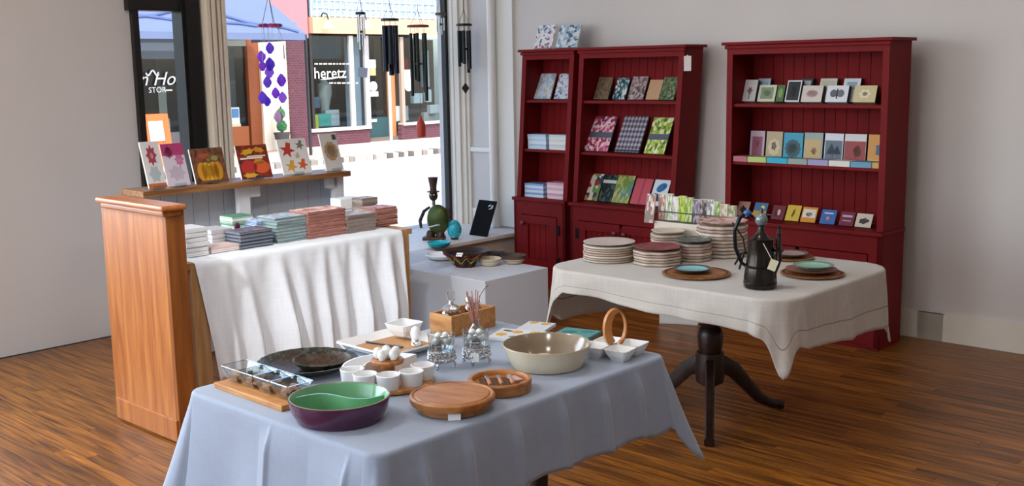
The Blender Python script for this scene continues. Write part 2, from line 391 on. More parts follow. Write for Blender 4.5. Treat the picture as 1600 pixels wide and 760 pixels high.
# ------------------------------------------------------------------ street
GZ = -.22; AF = -22.0
struct(box(-8.3, 9, -.25, 3.6, 60, .2), 'sidewalk', mat('#b9b2a8', .8, var=.08, vscale=2))
struct(box(-14.6, 9, -.36, 9.2, 90, .1), 'road', mat('#b5b3b0', .85, var=.06, vscale=1.2, bump=.2, bscale=30))
for B in (8, 13.5, 19): struct(box(-14.2, B, -.309, .1, 3.0, .004), 'road_marking', mat('#e9e6dd', .7))
struct(box(-20.3, 9, GZ - .1, 3.6, 90, .2), 'far_sidewalk', mat('#d8b9a2', .8, var=.05, vscale=1.5))
cb = struct(box(-18.62, 9, -.3, .3, 90, .1), 'curb', mat('#8d8478', .8))
k = 0; B = 9.0
for i in range(72):
    L = rnd.uniform(.1, .2)
    o = box(0, L / 2, 0, rnd.uniform(.22, .28), L - .025, .19, bev=.015).build('curb_stone', (mat('#d9cbb8', .8), mat('#5f564c', .8), mat('#b7a896', .8), mat('#8c8073', .8))[rnd.randrange(4)], cb)
    o.location = (-18.5 + rnd.uniform(-.02, .02), B, -.29); B += L

M_BRICK = None
def brick_mat(c1, c2, mortar):
    m, n, b = newmat('painted_brick')
    tc = n.nodes.new('ShaderNodeTexCoord'); mp = n.nodes.new('ShaderNodeMapping'); mp.inputs['Rotation'].default_value = (PI / 2, 0, PI / 2)
    t = n.nodes.new('ShaderNodeTexBrick'); t.inputs['Scale'].default_value = 4.2; t.inputs['Mortar Size'].default_value = .02
    sx = n.nodes.new('ShaderNodeSeparateXYZ'); cx = n.nodes.new('ShaderNodeCombineXYZ')
    n.links.new(tc.outputs['Object'], sx.inputs[0]); n.links.new(sx.outputs[1], cx.inputs[0]); n.links.new(sx.outputs[2], cx.inputs[1])
    n.links.new(cx.outputs[0], t.inputs['Vector'])
    for k, c in zip(('Color1', 'Color2', 'Mortar'), (c1, c2, mortar)): t.inputs[k].default_value = lin(c)
    n.links.new(t.outputs['Color'], b.inputs['Base Color']); b.inputs['Roughness'].default_value = .8
    bp = n.nodes.new('ShaderNodeBump'); bp.inputs['Strength'].default_value = .5; bp.inputs['Distance'].default_value = .01; bp.invert = True
    n.links.new(t.outputs['Fac'], bp.inputs['Height']); n.links.new(bp.outputs[0], b.inputs['Normal'])
    return m
M_MAROON = brick_mat('#4d2830', '#583038', '#6a454d')
M_SHOPGL = pane_mat('shop_glass', '#d4dde0', .05)
SB = 16.5
def facade(parent, name, m, x0, y0, x1, y1, d0=0.0, d1=.1, bev=0.0):
    """a block of the opposite shop front: its outline on the facade plane, from d0 to d1 in front of it"""
    Bl = onA(x0, (y0 + y1) / 2, AF)[1]; Br = onA(x1, (y0 + y1) / 2, AF)[1]
    zt = onA((x0 + x1) / 2, y0, AF)[2]; zb = max(onA((x0 + x1) / 2, y1, AF)[2], GZ)
    return box((d0 + d1) / 2, (Bl + Br) / 2 - SB, (zt + zb) / 2 - GZ, d1 - d0, Br - Bl, zt - zb, bev=bev).build(name, m, parent)
def fpt(x, y): p = onA(x, y, AF); return p[1] - SB, p[2] - GZ

# right-hand shop across the street
s1 = thing('storefront', 'maroon brick shop front with white lettering on its dark display window across the street', 'storefront', AF, SB, GZ)
facade(s1, 'wall', mat('#3a3531', .8), 484, -60, 720, 232, -2.2, -2.0)
facade(s1, 'shop_floor', mat('#6b5f54', .8), 484, 215, 720, 230, -2.0, -.05)
facade(s1, 'side_wall', mat('#2c2b2d', .8), 484, -10, 487, 232, -2.0, -.05)
facade(s1, 'soffit', mat('#5b5148', .8), 484, 28, 720, 34, -2.0, 0)
facade(s1, 'fascia', mat('#e0a683', .7), 482, 30, 725, 54, 0, .18)
facade(s1, 'transom_glass', blotch(('#8fa3bd', '#a0b2c6', '#8298b4', '#b0bfce'), 30, .3, coord='Object'), 482, -40, 725, 29, 0, .05)
mb = MB()
for i in range(27):
    p = fpt(483 + i * 9.2, 0); mb.box(.06, p[0], p[1], .03, .03, 1.3)
for j in range(6):
    p = fpt(600, -30 + j * 11.5); mb.box(.06, p[0] + .03, p[1], .03, 4.7, .02)
mb.build('transom_grid', mat('#cfd6de', .5), s1)
facade(s1, 'brick_apron', M_MAROON, 482, 203, 575, 232, -.05, .1)
facade(s1, 'brick_apron', M_MAROON, 624, 192, 722, 224, -.05, .1)
facade(s1, 'window_ledge', mat('#c9c3bb', .6), 482, 199, 575, 204, -.1, .16)
facade(s1, 'window_ledge', mat('#c9c3bb', .6), 626, 189, 722, 193, -.1, .16)
facade(s1, 'pane', M_SHOPGL, 484, 56, 574, 200, .0, .02)
facade(s1, 'pane', M_SHOPGL, 626, 60, 720, 190, .0, .02)
facade(s1, 'window_frame', mat('#2c2622', .5), 483, 54, 487, 203, -.02, .08)
facade(s1, 'window_frame', mat('#b9b6b2', .5), 545, 56, 551, 200, -.02, .08)
facade(s1, 'window_frame', mat('#a9a5a0', .5), 568, 56, 575, 200, -.02, .08)
facade(s1, 'window_frame', mat('#a08f7c', .5), 624, 58, 629, 192, -.02, .08)
facade(s1, 'window_frame', mat('#a08f7c', .5), 690, 60, 695, 190, -.02, .08)
facade(s1, 'curtain', mat('#c6cacf', .8), 549, 58, 569, 198, -.25, -.15)
facade(s1, 'upper_blind', mat('#43525c', .7), 488, 57, 543, 92, -.3, -.25)
facade(s1, 'display_wall', mat('#6a5242', .8), 628, 60, 720, 192, -1.2, -1.1)
dr = facade(s1, 'door', mat('#26474a', .5), 576, 184, 618, 216, -.35, -.28)
facade(s1, 'door_frame', mat('#25333a', .5), 573, 55, 579, 216, -.36, -.25)
facade(s1, 'door_frame', mat('#c07e4d', .6), 617, 55, 625, 216, -.36, -.2)
facade(s1, 'door_glass', M_SHOPGL, 579, 55, 617, 184, -.33, -.32)
p = fpt(592, 189); o = box(-.265, p[0], p[1], .02, .3, .08).build('mail_slot', mat('#cfcbb6', .3, .7), s1)
for nm, c, x0, y0, x1, y1, d in (('poster', '#e9e4da', 583, 93, 598, 106, -.3), ('poster', '#d9a676', 583, 106, 598, 118, -.3), ('poster', '#e4ddc8', 629, 109, 641, 132, .03), ('notice', '#d9d6d0', 588, 143, 602, 151, -.3)):
    facade(s1, nm, mat(c, .7), x0, y0, x1, y1, d, d + .02)
for x, y, d in ((594, 135, -.29), (636, 135, .05)):
    p = fpt(x, y); o = MB().lathe([(.13, 0), (.13, .02)], 18).build('round_sign', mat('#eceef0', .5), s1); o.location = (d, p[0], p[1]); o.rotation_euler = (0, PI / 2, 0)
# goods in its windows
for nm, c, x0, y0, x1, y1, d in (('yellow_box', '#e8d83a', 488, 180, 502, 202, -.25), ('green_box', '#5fb79f', 504, 178, 524, 198, -.3), ('dark_bag', '#2b3340', 487, 152, 498, 180, -.7),
        ('tan_box', '#b58a5a', 502, 138, 512, 152, -.7), ('blue_jug', '#6d7f95', 504, 152, 521, 170, -.7), ('white_case', '#e4e1da', 526, 172, 548, 198, -.6),
        ('white_case', '#dcd9d0', 629, 166, 652, 190, -.5), ('red_panel', '#a8352b', 648, 92, 656, 112, -.6), ('white_panel', '#dedbd6', 651, 112, 658, 131, -.6),
        ('white_jacket', '#e9e8e6', 664, 146, 678, 162, -.6), ('pink_print', '#b08078', 672, 60, 688, 92, -.9), ('cream_stack', '#e5d2bb', 676, 176, 694, 192, -.5), ('white_lamp', '#f0ece2', 684, 140, 692, 160, -.6), ('glass_case', '#d7dcdb', 684, 78, 692, 136, -.7), ('cream_bowl', '#efe8dd', 682, 164, 697, 178, -.4)):
    facade(s1, nm, mat(c, .6), x0, y0, x1, y1, d, d + .15, bev=.02)
p = fpt(538, 170)
MB().lathe([(.05, 0), (.06, .1), (.11, .14), (.12, .5), (.15, .62), (.2, .85), (.19, 1.05), (.1, 1.12), (.06, 1.2), (.06, 1.26)], 14).build('dress_form', mat('#d8d2c6', .7), s1, True, (-.8, p[0], p[1] - .45))
for x in (497, 556):
    p = fpt(x, 40)
    lm = MB().lathe([(.02, .2), (.06, .16), (.15, 0), (.13, 0), (.04, .14)], 14, cap=False).build('barn_lamp', mat('#f0ece4', .5), s1, True, (.42, p[0], p[1] - .08))
    MB().tube([(0, 0, .2), (-.05, 0, .34), (-.2, 0, .38), (-.28, 0, .3)], .018).build('lamp_arm', M_BLACK, lm)
M_WHT = mat('#f4f4f2', .6, name='white_lettering')
p = fpt(514, 115); text('heretz', s1, M_WHT, .05, p[0], p[1], .39, (PI / 2, 0, PI / 2), name='shop_name')
p0, p1 = fpt(497, 125), fpt(541, 119); MB().prism([(p0[0], p0[1]), (p0[0] + .35, p0[1] + .01), (p1[0], p1[1]), (p0[0] + .35, p0[1] + .05)], .04, .05, 'x').build('lettering_swoosh', M_WHT, s1)
for yy, x0, x1 in ((100, 490, 553), (130, 513, 556)):
    mb = MB(); x = x0
    while x < x1:
        w = rnd.uniform(2, 6); a_, b_ = fpt(x, yy), fpt(x + w, yy); mb.box(.045, (a_[0] + b_[0]) / 2, a_[1], .01, b_[0] - a_[0], .032); x += w + 2.2
    mb.build('small_lettering', M_WHT, s1)

# left-hand shop across the street
s2 = thing('storefront', 'shop front with brown door, cream panel and maroon brick pier behind blue canopy', 'storefront', AF, SB, GZ)
facade(s2, 'wall', mat('#4b4a4b', .8), 120, -60, 476, 240, -1.6, -1.4)
facade(s2, 'brick_pier', M_MAROON, 448, 55, 479, 236, -.1, .12)
facade(s2, 'upper_wall', mat('#b0787b', .8), 120, -60, 477, 58, -.1, .06)
facade(s2, 'cream_panel', mat('#ddcfb6', .7, var=.03), 405, 56, 449, 238, -.1, .06)
facade(s2, 'pilaster', mat('#e8dcc4', .7), 405, 56, 416, 238, 0, .13)
facade(s2, 'door_jamb', mat('#8d4a22', .5), 345, 56, 352, 240, -.1, .05)
facade(s2, 'door_jamb', mat('#8d4a22', .5), 388, 56, 407, 240, -.1, .05)
facade(s2, 'door_panel', mat('#9c5527', .5), 351, 198, 390, 240, -.1, .0)
facade(s2, 'door_head', mat('#7c8078', .5), 351, 56, 390, 72, -.1, .02)
facade(s2, 'pane', M_SHOPGL, 351, 72, 390, 198, -.06, -.05)
facade(s2, 'pane', M_SHOPGL, 150, 58, 345, 208, -.06, -.05)
facade(s2, 'display_wall', mat('#23292c', .8), 150, 90, 285, 175, -1.2, -1.1)
facade(s2, 'window_header', mat('#63707b', .6), 150, 56, 345, 92, -.1, -.02)
facade(s2, 'apron', mat('#6f6b66', .7), 150, 208, 345, 244, -.1, .05)
for nm, c, x0, y0, x1, y1, d in (('hanging_robe', '#ded2ba', 266, 135, 278, 186, -.5), ('notice', '#e7e9ec', 360, 168, 375, 194, -.04), ('notice_print', '#4e7fa6', 363, 170, 373, 184, -.015), ('cream_notice', '#d9c49a', 361, 194, 377, 199, -.03),
        ('grey_cabinet', '#8f989c', 376, 76, 386, 190, -.5), ('dark_case', '#23201d', 352, 76, 368, 100, -.5), ('leaf_print', '#3e4a35', 257, 186, 268, 215, -.4), ('white_print', '#d9dcdc', 270, 186, 280, 212, -.4)):
    facade(s2, nm, mat(c, .6), x0, y0, x1, y1, d, d + .02)
p = fpt(252, 124); text('n Hou', s2, M_WHT, .0, p[0], p[1], .42, (PI / 2, 0, PI / 2), .35, name='shop_name')
p = fpt(246, 141); text('STOR', s2, M_WHT, .0, p[0], p[1], .17, (PI / 2, 0, PI / 2), name='shop_lettering')
p = fpt(264, 141); box(0, p[0], p[1], .01, .16, .03).build('lettering_rule', M_WHT, s2)
cv = []
for k in range(17):
    t = k / 16; q = fpt(228 + 20 * t, 114 + 4 * math.sin(t * 9)); cv.append((.0, q[0], q[1]))
MB().tube(cv, .02, 6).build('lettering_flourish', M_WHT, s2)

# canopy tent on the far sidewalk
q = onA(479, 54, -19.7); tb, tz = q[1], q[2]
tn = thing('canopy_tent', 'pale blue cloth canopy with front poles over the far sidewalk', 'canopy', -19.7, tb, GZ)
LW, LD, hz = 5.6, 3.05, tz - GZ
M_CANV = linen('#6c7893', 'canopy_cloth', 60, .03, .8, .1, .12)
mb = MB(); v = [(0, 0, hz), (0, -LW, hz), (-LD * .7, -LW, hz), (-LD * .7, 0, hz)]
top = [(-LD * .35, -1.3, hz + 1.55), (-LD * .35, -LW + 1.3, hz + 1.55)]
bv = [mb.bm.verts.new(p) for p in v]; tv = [mb.bm.verts.new(p) for p in top]
for f in ((bv[0], bv[1], tv[1], tv[0]), (bv[1], bv[2], tv[1]), (bv[2], bv[3], tv[0], tv[1]), (bv[3], bv[0], tv[0])): mb.bm.faces.new(f)
bmesh.ops.subdivide_edges(mb.bm, edges=mb.bm.edges[:], cuts=5, use_grid_fill=True)
for vv in mb.bm.verts:
    vv.co.z += .03 * math.sin(vv.co.y * 5) * math.sin(vv.co.x * 3)
mb.build('canopy', M_CANV, tn, True)
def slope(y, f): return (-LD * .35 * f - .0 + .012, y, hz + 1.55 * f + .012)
for y0, f0, y1, f1 in ((-.2, .03, -2.6, .3), (-1.2, .1, -4.6, .22), (-2.0, .42, -5.0, .05)):  # dark tubes imitating rope and truss shadows on the canopy cloth
    MB().tube([slope(y0 + (y1 - y0) * k / 8, f0 + (f1 - f0) * k / 8 + .02 * math.sin(k * 1.3)) for k in range(9)], .03, 6).build('shade_streak', mat('#54648f', .8), tn)
mb = MB().box(0, -LW / 2, hz - .05, .01, LW, .14).box(-LD * .35, 0, hz - .05, LD * .7, .01, .14); mb.build('valance', M_CANV, tn)
for x, yv in ((-.02, -.02), (-.02, -LW + .02)): box(x, yv, hz / 2, .05, .05, hz).build('leg', mat('#2a2b2d', .4), tn)
mb = MB()
for k in range(6):
    y0 = -k * LW / 6; mb.tube([(-.32, y0, hz + .02), (-.32, y0 - LW / 6, hz + .3)], .02, 6); mb.tube([(-.32, y0, hz + .3), (-.32, y0 - LW / 6, hz + .02)], .02, 6)
mb.build('truss', mat('#8f959d', .4, .5), tn)

# street sign pole, topiary, sandwich board
q = onz(612, 236, GZ); pt = onA(606, 112, q[0])
sp = solo(MB().cyl(0, 0, 0, pt[2] - GZ, .035, seg=10), 'sign_pole', mat('#a9bfbe', .5), 'pale metal signpost on the far curb before the lettered shop', 'pole', q[0], q[1], GZ)
q = onz(440, 226, GZ); TS = .55
ty = thing('potted_topiary', 'green ball topiary in dark grey urn before cream panel', 'plant', AF + .5, onA(440, 200, AF + .5)[1], GZ)
MB().lathe([(.2, 0), (.22, .05), (.1, .12), (.12, .2), (.3, .45), (.33, .62), (.36, .66), (.36, .7), (.28, .7)], 18).build('urn', mat('#4a4c4d', .7), ty, True)
MB().cyl(0, 0, .65, 1.7, .025, seg=8).build('stem', mat('#4a3826', .8), ty)
def shrub(r, n, z, nm, m):
    mb = MB()
    for i in range(n):
        t, u = rnd.uniform(0, 2 * PI), rnd.uniform(-1, 1); s = math.sqrt(1 - u * u); q = Vector((s * math.cos(t), s * math.sin(t), u)) * r * rnd.uniform(.75, 1)
        mb.box(q.x, q.y, q.z + z, .06, .02, .1, rz=t, rx=rnd.uniform(-1, 1), ry=rnd.uniform(-1, 1))
    o = mb.build(nm, m, ty)
shrub(.2, 240, .95, 'foliage_ball', mat('#4f8a57', .7, var=.2, vscale=20)); shrub(.17, 200, 1.42, 'foliage_ball', mat('#5c9a66', .7, var=.2, vscale=20))
ty.scale = (.55, .55, .62)
bd = thing('sandwich_board', 'orange sandwich board with white sheet at far left across the street', 'sign', -20.2, onA(243, 215, -20.2)[1], GZ)
zt = onA(243, 178, -20.2)[2] - GZ
for s, nm in ((1, 'front_panel'), (-1, 'back_panel')): box(.16 * s, 0, zt / 2, .03, .5, zt, ry=-.16 * s).build(nm, mat('#d9632a', .6), bd)
box(.165, -.06, zt * .68, .03, .3, .4, ry=-.16).build('white_sheet', mat('#eef0f3', .6), bd)

# ------------------------------------------------------------------ bookcases
M_RED = mat('#6f0e10', .6, spec=.16, var=.1, vscale=5, bump=.08, bscale=40, name='dark_red_paint')
M_REDB = mat('#741013', .65, spec=.14, var=.12, vscale=7, bump=.08, bscale=40, name='dark_red_boards')
M_IRON = mat('#171314', .5, .6)
M_KNOB = mat('#5f1a1d', .35)
def bookcase(label, A0, A1, Bf, zs, ztop, ndoor, hutch_in, shear, cd=.03, knob='inner'):
    w = A1 - A0; dep = .235 if Bf > 5.8 else .3; ct = zs[0]
    r = thing('bookcase', label, 'bookcase', A0, Bf, 0, group='dark red hutch bookcases')
    hx0, hx1 = hutch_in[0], w - hutch_in[1]; hy = cd
    def st(name, mb, m=M_RED, par=r):
        for v in mb.bm.verts:
            if v.co.z > ct + .01 and par is r: v.co.x += shear * (v.co.z - ct)
        return mb.build(name, m, par)
    # lower cabinet
    st('side_panel', box(.0125, dep / 2, ct / 2, .025, dep, ct)); st('side_panel', box(w - .0125, dep / 2, ct / 2, .025, dep, ct))
    st('plinth', box(w / 2, .02, .05, w - .05, .02, .1)); st('cabinet_back', box(w / 2, dep - .01, ct / 2, w - .05, .015, ct - .02))
    st('counter', box(w / 2, dep / 2 - .008, ct - .012, w + .016, dep + .016, .024, bev=.005))
    mb = MB(); sw = .075
    mb.box(sw / 2, .012, ct / 2, sw, .024, ct - .03).box(w - sw / 2, .012, ct / 2, sw, .024, ct - .03).box(w / 2, .012, ct - .075, w - 2 * sw, .024, .1).box(w / 2, .012, .09, w - 2 * sw, .024, .12)
    if ndoor == 2: mb.box(w / 2, .013, ct / 2 - .05, .018, .022, ct - .2)
    st('face_frame', mb)
    x0, x1 = sw + .004, w - sw - .004; dw = (x1 - x0 - (.022 if ndoor == 2 else 0)) / ndoor
    for k in range(ndoor):
        dx = x0 + k * (dw + .022); z0, z1 = .155, ct - .13; f = .062
        mb = MB().box(dx + f / 2, .004, (z0 + z1) / 2, f, .02, z1 - z0, bev=.002).box(dx + dw - f / 2, .004, (z0 + z1) / 2, f, .02, z1 - z0, bev=.002)
        mb.box(dx + dw / 2, .004, z1 - f / 2, dw - 2 * f, .02, f, bev=.002).box(dx + dw / 2, .004, z0 + f / 2, dw - 2 * f, .02, f, bev=.002)
        d = mb.build('door', M_RED, r)
        n = max(3, round((dw - 2 * f) / .05)); pw = (dw - 2 * f) / n
        for q in range(n): box(dx + f + pw * (q + .5), .014, (z0 + z1) / 2, pw - .003, .012, z1 - z0 - 2 * f, bev=.002).build('door_board', M_REDB, d)
        kx = dx + (dw - .03 if (ndoor == 2 and k == 0) else .03)
        MB().lathe([(.006, 0), (.007, .012), (.016, .02), (.017, .028), (.008, .034), (0, .035)], 14).build('knob', M_KNOB, d, True, (kx, -.006, z1 - .06), (PI / 2, 0, 0))
        hxp = dx + (-.012 if (ndoor == 2 and k == 0) else dw + .012)
        for hz in (z1 - .09, z0 + .06): box(hxp, -.004, hz, .03, .012, .07, bev=.003).build('hinge', M_IRON, d)
    # hutch
    hm = (hx0 + hx1) / 2; hw = hx1 - hx0; hh = ztop - ct
    st('hutch_side', box(hx0 + .011, (hy + dep) / 2, ct + hh / 2, .022, dep - hy, hh)); st('hutch_side', box(hx1 - .011, (hy + dep) / 2, ct + hh / 2, .022, dep - hy, hh))
    mb = MB().box(hx0 + .02, hy - .006, ct + hh / 2, .04, .014, hh, bev=.002).box(hx1 - .02, hy - .006, ct + hh / 2, .04, .014, hh, bev=.002).box(hm, hy - .006, ztop - .028, hw - .08, .014, .055)
    st('hutch_frame', mb)
    st('top_board', box(hm, (hy + dep) / 2 - .015, ztop + .009, hw + .05, dep - hy + .05, .018, bev=.004))
    st('cornice', box(hm, hy - .018, ztop - .012, hw + .02, .02, .022, bev=.006))
    n = round(hw / .075); pw = (hw - .044) / n
    for q in range(n): st('back_board', box(hx0 + .022 + pw * (q + .5), dep - .004, ct + hh / 2, pw - .0025, .01, hh - .01, bev=.0015), M_REDB)
    for z in zs[1:]:
        st('shelf', box(hm, (hy + dep) / 2, z - .01, hw - .044, dep - hy - .012, .02, bev=.003))
    return r
BZ = (.672, 1.03, 1.39)
bookcase('narrow dark red hutch bookcase beside the window with one cabinet door', -5.475, -4.975, 5.90, BZ, 1.735, 1, (.015, -.005), .075, knob='left')
bookcase('mid width dark red hutch bookcase with white note on its right side', -4.91, -4.0, 5.88, BZ, 1.735, 2, (.01, .035), .07)
bookcase('widest dark red hutch bookcase at the right with standing boxed cards and books', -3.56, -2.54, 5.74, (.68, 1.035, 1.385), 1.735, 2, (0.0, 0.0), 0.0)
q = onB(1076, 98, 5.905); nt_ = solo(box(0, 0, -.05, .055, .002, .095).box(0, -.001, -.002, .012, .003, .012), 'price_note', mat('#c9bfb8', .8), 'white paper note pinned to upper right of the middle bookcase', 'note', q[0], 5.893, q[2] + .045)

# ------------------------------------------------------------------ books, cards and boxes on them
M_PAGE = mat('#e6e0d2', .8)
def panel(name, label, cat, A, B, z, w, h, t, m, tilt=0.0, rz=0.0, group=None, edge=None, parts=()):
    """a book, card or flat pack standing on its lower edge, leaning back by tilt"""
    mb = MB(); mb.box(0, -t / 2, h / 2, w, t, h, bev=min(.0015, t / 5))
    for f in mb.bm.faces:
        f.normal_update()
        if abs(f.normal.x) > .6 or f.normal.z > .6: f.material_index = 1
    o = mb.build(name, [m, edge or M_PAGE]); o.location = W(A, B, z); o.rotation_euler = (-tilt, 0, TH + rz)
    tag(o, label, cat, group)
    for nm, poly, c in parts:
        pm = MB().prism([(x * w, (y) * h) for x, y in poly], -t - .0009, -t + .0002).build(nm, mat(c, .5) if isinstance(c, str) else c, o)
    return o
def ell(cx, cz, rx, rz, n=14, rot=0.0, star=0, amt=0.0):
    P = []
    for k in range(n):
        t = 2 * PI * k / n; s = 1 + (amt if (star and k % 2) else 0); x, y = rx * s * math.cos(t), rz * s * math.sin(t)
        P.append((cx + x * math.cos(rot) - y * math.sin(rot), cz + x * math.sin(rot) + y * math.cos(rot)))
    return P
def rect(x0, z0, x1, z1): return [(x0, z0), (x1, z0), (x1, z1), (x0, z1)]
def onshelf(x0, x1, y0, y1, Bb, z, name, label, cat, m, t=.012, tilt=.2, group=None, edge=None, parts=()):
    """lower edge between pixels x0 and x1 at height z; top at pixel row y0"""
    a0, a1 = onB(x0, y1, Bb - t)[0], onB(x1, y1, Bb - t)[0]
    tilt = tilt * 1.6 if tilt > .15 else tilt
    zt = onB((x0 + x1) / 2 + 8, y0, Bb + math.tan(tilt) * .15)[2]
    h = (zt - z) / math.cos(tilt)
    back = (6.126 if a0 < -4.95 else 6.106 if a0 < -3.7 else 6.03) if z < 1.7 else WB
    Bb = min(Bb, back - .002 - h * math.sin(tilt))
    return panel(name, label, cat, (a0 + a1) / 2, Bb, z + .0006, (a1 - a0) * .975, h, t, m, tilt, 0, group, edge, parts)
G1 = 'patterned cards and books on the left bookcase'
bl = lambda c, s=8, **k: blotch(c, s, **k)
onshelf(833, 862, 40, 77, 6.0, 1.756, 'picture_card', 'white card with blue and red motifs on top of the narrow bookcase', 'card', bl(('#dcdad8', '#dcdad8', '#e2dfdc', '#5b6f8a', '#d6d4d3', '#a9b4bf', '#b5545a'), 9), group=G1, tilt=.22)
onshelf(867, 901, 40, 77, 6.0, 1.756, 'picture_card', 'pale blue patterned card on top of the narrow bookcase, right of the white one', 'card', bl(('#c3ced1', '#b6c4cb', '#d2d8d8', '#8ea3b2', '#c9cfc9', '#4f6478'), 8), group=G1, tilt=.22)
onshelf(834, 861, 116, 155, 6.06, 1.39, 'notebook', 'sky blue notebook on the top shelf of the narrow bookcase', 'notebook', bl(('#a8c3de', '#b9d0e6', '#d7dfe8', '#c3bfae', '#93b3d6'), 3, kind='noise'), group=G1, tilt=.25)
onshelf(866, 893, 116, 156, 6.06, 1.39, 'notebook', 'white notebook with blue sprig pattern on top shelf of narrow bookcase', 'notebook', bl(('#d9dbe0', '#e3e3e6', '#9aa3bd', '#d0d2da', '#c4c8d6', '#6c7690'), 11), group=G1, tilt=.25)
def boxstack(x0, x1, y0, y1, Bf, z, n, dep, cols, lab, group, kind='boxed notecards', cat='box', name='card_box'):
    a0, a1 = onB(x0, y1, Bf)[0], onB(x1, y1, Bf)[0]; h = (onB((x0 + x1) / 2, y0, Bf)[2] - z) / n
    ords = {3: ('bottom', 'middle', 'top'), 4: ('bottom', 'second from the bottom', 'third from the bottom', 'top')}[n]
    for k in range(n):
        c = cols[k % len(cols)]
        r = thing(name, f'{lab}, {ords[k]} box of the stack', cat, (a0 + a1) / 2 + rnd.uniform(-.002, .002), Bf + dep / 2, z + k * h, group=group)
        box(0, 0, h * .3, a1 - a0, dep, h * .6, bev=.001).build('tray', mat(c[0], .6), r)
        box(0, 0, h * .76, a1 - a0 + .002, dep + .002, h * .44, bev=.001).build('lid', mat(c[1], .5), r)
G2 = 'stacked card boxes on the narrow bookcase'
boxstack(825, 853, 210, 234, 5.96, 1.03, 3, .1, (('#c8d6e2', '#a9c2d8'), ('#d5dee6', '#b7cadb')), 'pale blue card box on middle shelf of narrow bookcase', G2)
boxstack(858, 889, 211, 236, 5.96, 1.03, 3, .1, (('#d7d6d2', '#c5c9ca'), ('#dedbd3', '#cfd0cc')), 'white card box on middle shelf of narrow bookcase', G2)
boxstack(820, 849, 287, 309, 5.95, .672, 3, .1, (('#d3dbe8', '#7fa3d0'), ('#cfd8e6', '#94b1d8')), 'blue card box on lower shelf of narrow bookcase', G2)
boxstack(855, 887, 286, 312, 5.95, .672, 3, .1, (('#e2c6cb', '#d39aa6'), ('#e8d3d2', '#d8a9b2')), 'pink card box on lower shelf of narrow bookcase', G2)

G3 = 'books on the middle bookcase'
FL = lambda *c, s=9, k='voronoi': blotch(tuple(c), s, kind=k)
E1 = mat('#4c4038', .7)
for x0, x1, y0, y1, lab, m in (
        (930, 953, 122, 155, 'olive brown book, leftmost on the top shelf of the middle bookcase', FL('#6b5a48', '#7a6a52', '#5a4a3c', '#8b6b55', k='noise', s=4)),
        (959, 979, 123, 156, 'teal and white patterned book on top shelf of middle bookcase', FL('#31525a', '#9fb4b8', '#274048', '#cfd3cf', '#3f6a72', s=8)),
        (983, 1008, 121, 156, 'dusky pink and grey floral book centred on top shelf of middle bookcase', FL('#7c6a68', '#a98a86', '#54494e', '#8d7b85', '#b9a08f', s=9)),
        (1010, 1031, 126, 156, 'red and straw coloured book on top shelf of middle bookcase', FL('#a8493a', '#c7a67c', '#b98f68', '#d5bf95', s=4, k='stripe')),
        (1032, 1056, 122, 157, 'dark green leafy book, rightmost on top shelf of middle bookcase', FL('#4a5a3c', '#6d7b55', '#3a4a33', '#8a8f6c', '#55603f', s=11))):
    onshelf(x0, x1, y0, y1, 6.06, 1.39, 'book', lab, 'book', m, .015, .27, G3, E1)
M_BAND = mat('#565a68', .6)
for x0, x1, y0, y1, lab, m, band in (
        (921, 959, 183, 238, 'pink floral journal with grey band on middle bookcase', FL('#c25573', '#e2b7c0', '#a83a5c', '#d88fa4', '#7d2a45', '#e6cfd0', s=12), 1),
        (969, 1008, 183, 240, 'grey plaid journal on middle shelf of the middle bookcase', blotch(('#3f3a44', '#6f6873', '#8b828c', '#b5adb2'), 2.2, kind='check'), 0),
        (1015, 1047, 185, 243, 'lime green floral journal with grey band on middle bookcase', FL('#7f9a2e', '#b4c25a', '#54702a', '#d8d79a', '#91a83c', '#efe8c2', s=9), 1)):
    onshelf(x0, x1, y0, y1, 6.055, 1.03, 'journal', lab, 'journal', m, .016, .3, G3, E1, [('grey_band', rect(-.5, .38, .5, .54), M_BAND)] if band else [('elastic_strap', rect(-.5, .03, .5, .07), '#2a272c')])
for x0, x1, y0, y1, lab, m, pr in (
        (907, 937, 272, 315, 'multicoloured flower book, leftmost on lower shelf of middle bookcase', FL('#e7e2da', '#d9843f', '#6c9a5a', '#a23a35', '#e9dcc8', '#3d4b57', s=6), []),
        (938, 959, 274, 316, 'black notebook with green leaf print on middle bookcase', FL('#20262a', '#2b3336', '#3d5c50', '#1b2023', s=7), [('title_label', rect(-.5, .68, .5, .8), '#cfd4cc')]),
        (959, 986, 275, 320, 'olive and teal patterned book on lower shelf of middle bookcase', FL('#8c9a4c', '#a7ac63', '#5c8c80', '#c2b078', '#768a3c', s=7), []),
        (987, 1014, 280, 324, 'coral red book with darker stripe on middle bookcase', mat('#c4505a', .5), [('stripe', rect(-.06, 0, .06, 1), '#a63f4c')]),
        (1016, 1041, 282, 327, 'blue and white bird card on lower shelf of middle bookcase', mat('#dadfe2', .5), [('printed_bird', ell(.05, .7, .32, .16, rot=.3), '#2b6f9e'), ('printed_bird', ell(-.1, .32, .3, .13, rot=-.3), '#27313c'), ('printed_eye', ell(.18, .75, .06, .04), '#11151a')])):
    onshelf(x0, x1, y0, y1, 6.045, .672, 'book', lab, 'book', m, .015, .3, G3, E1, pr)

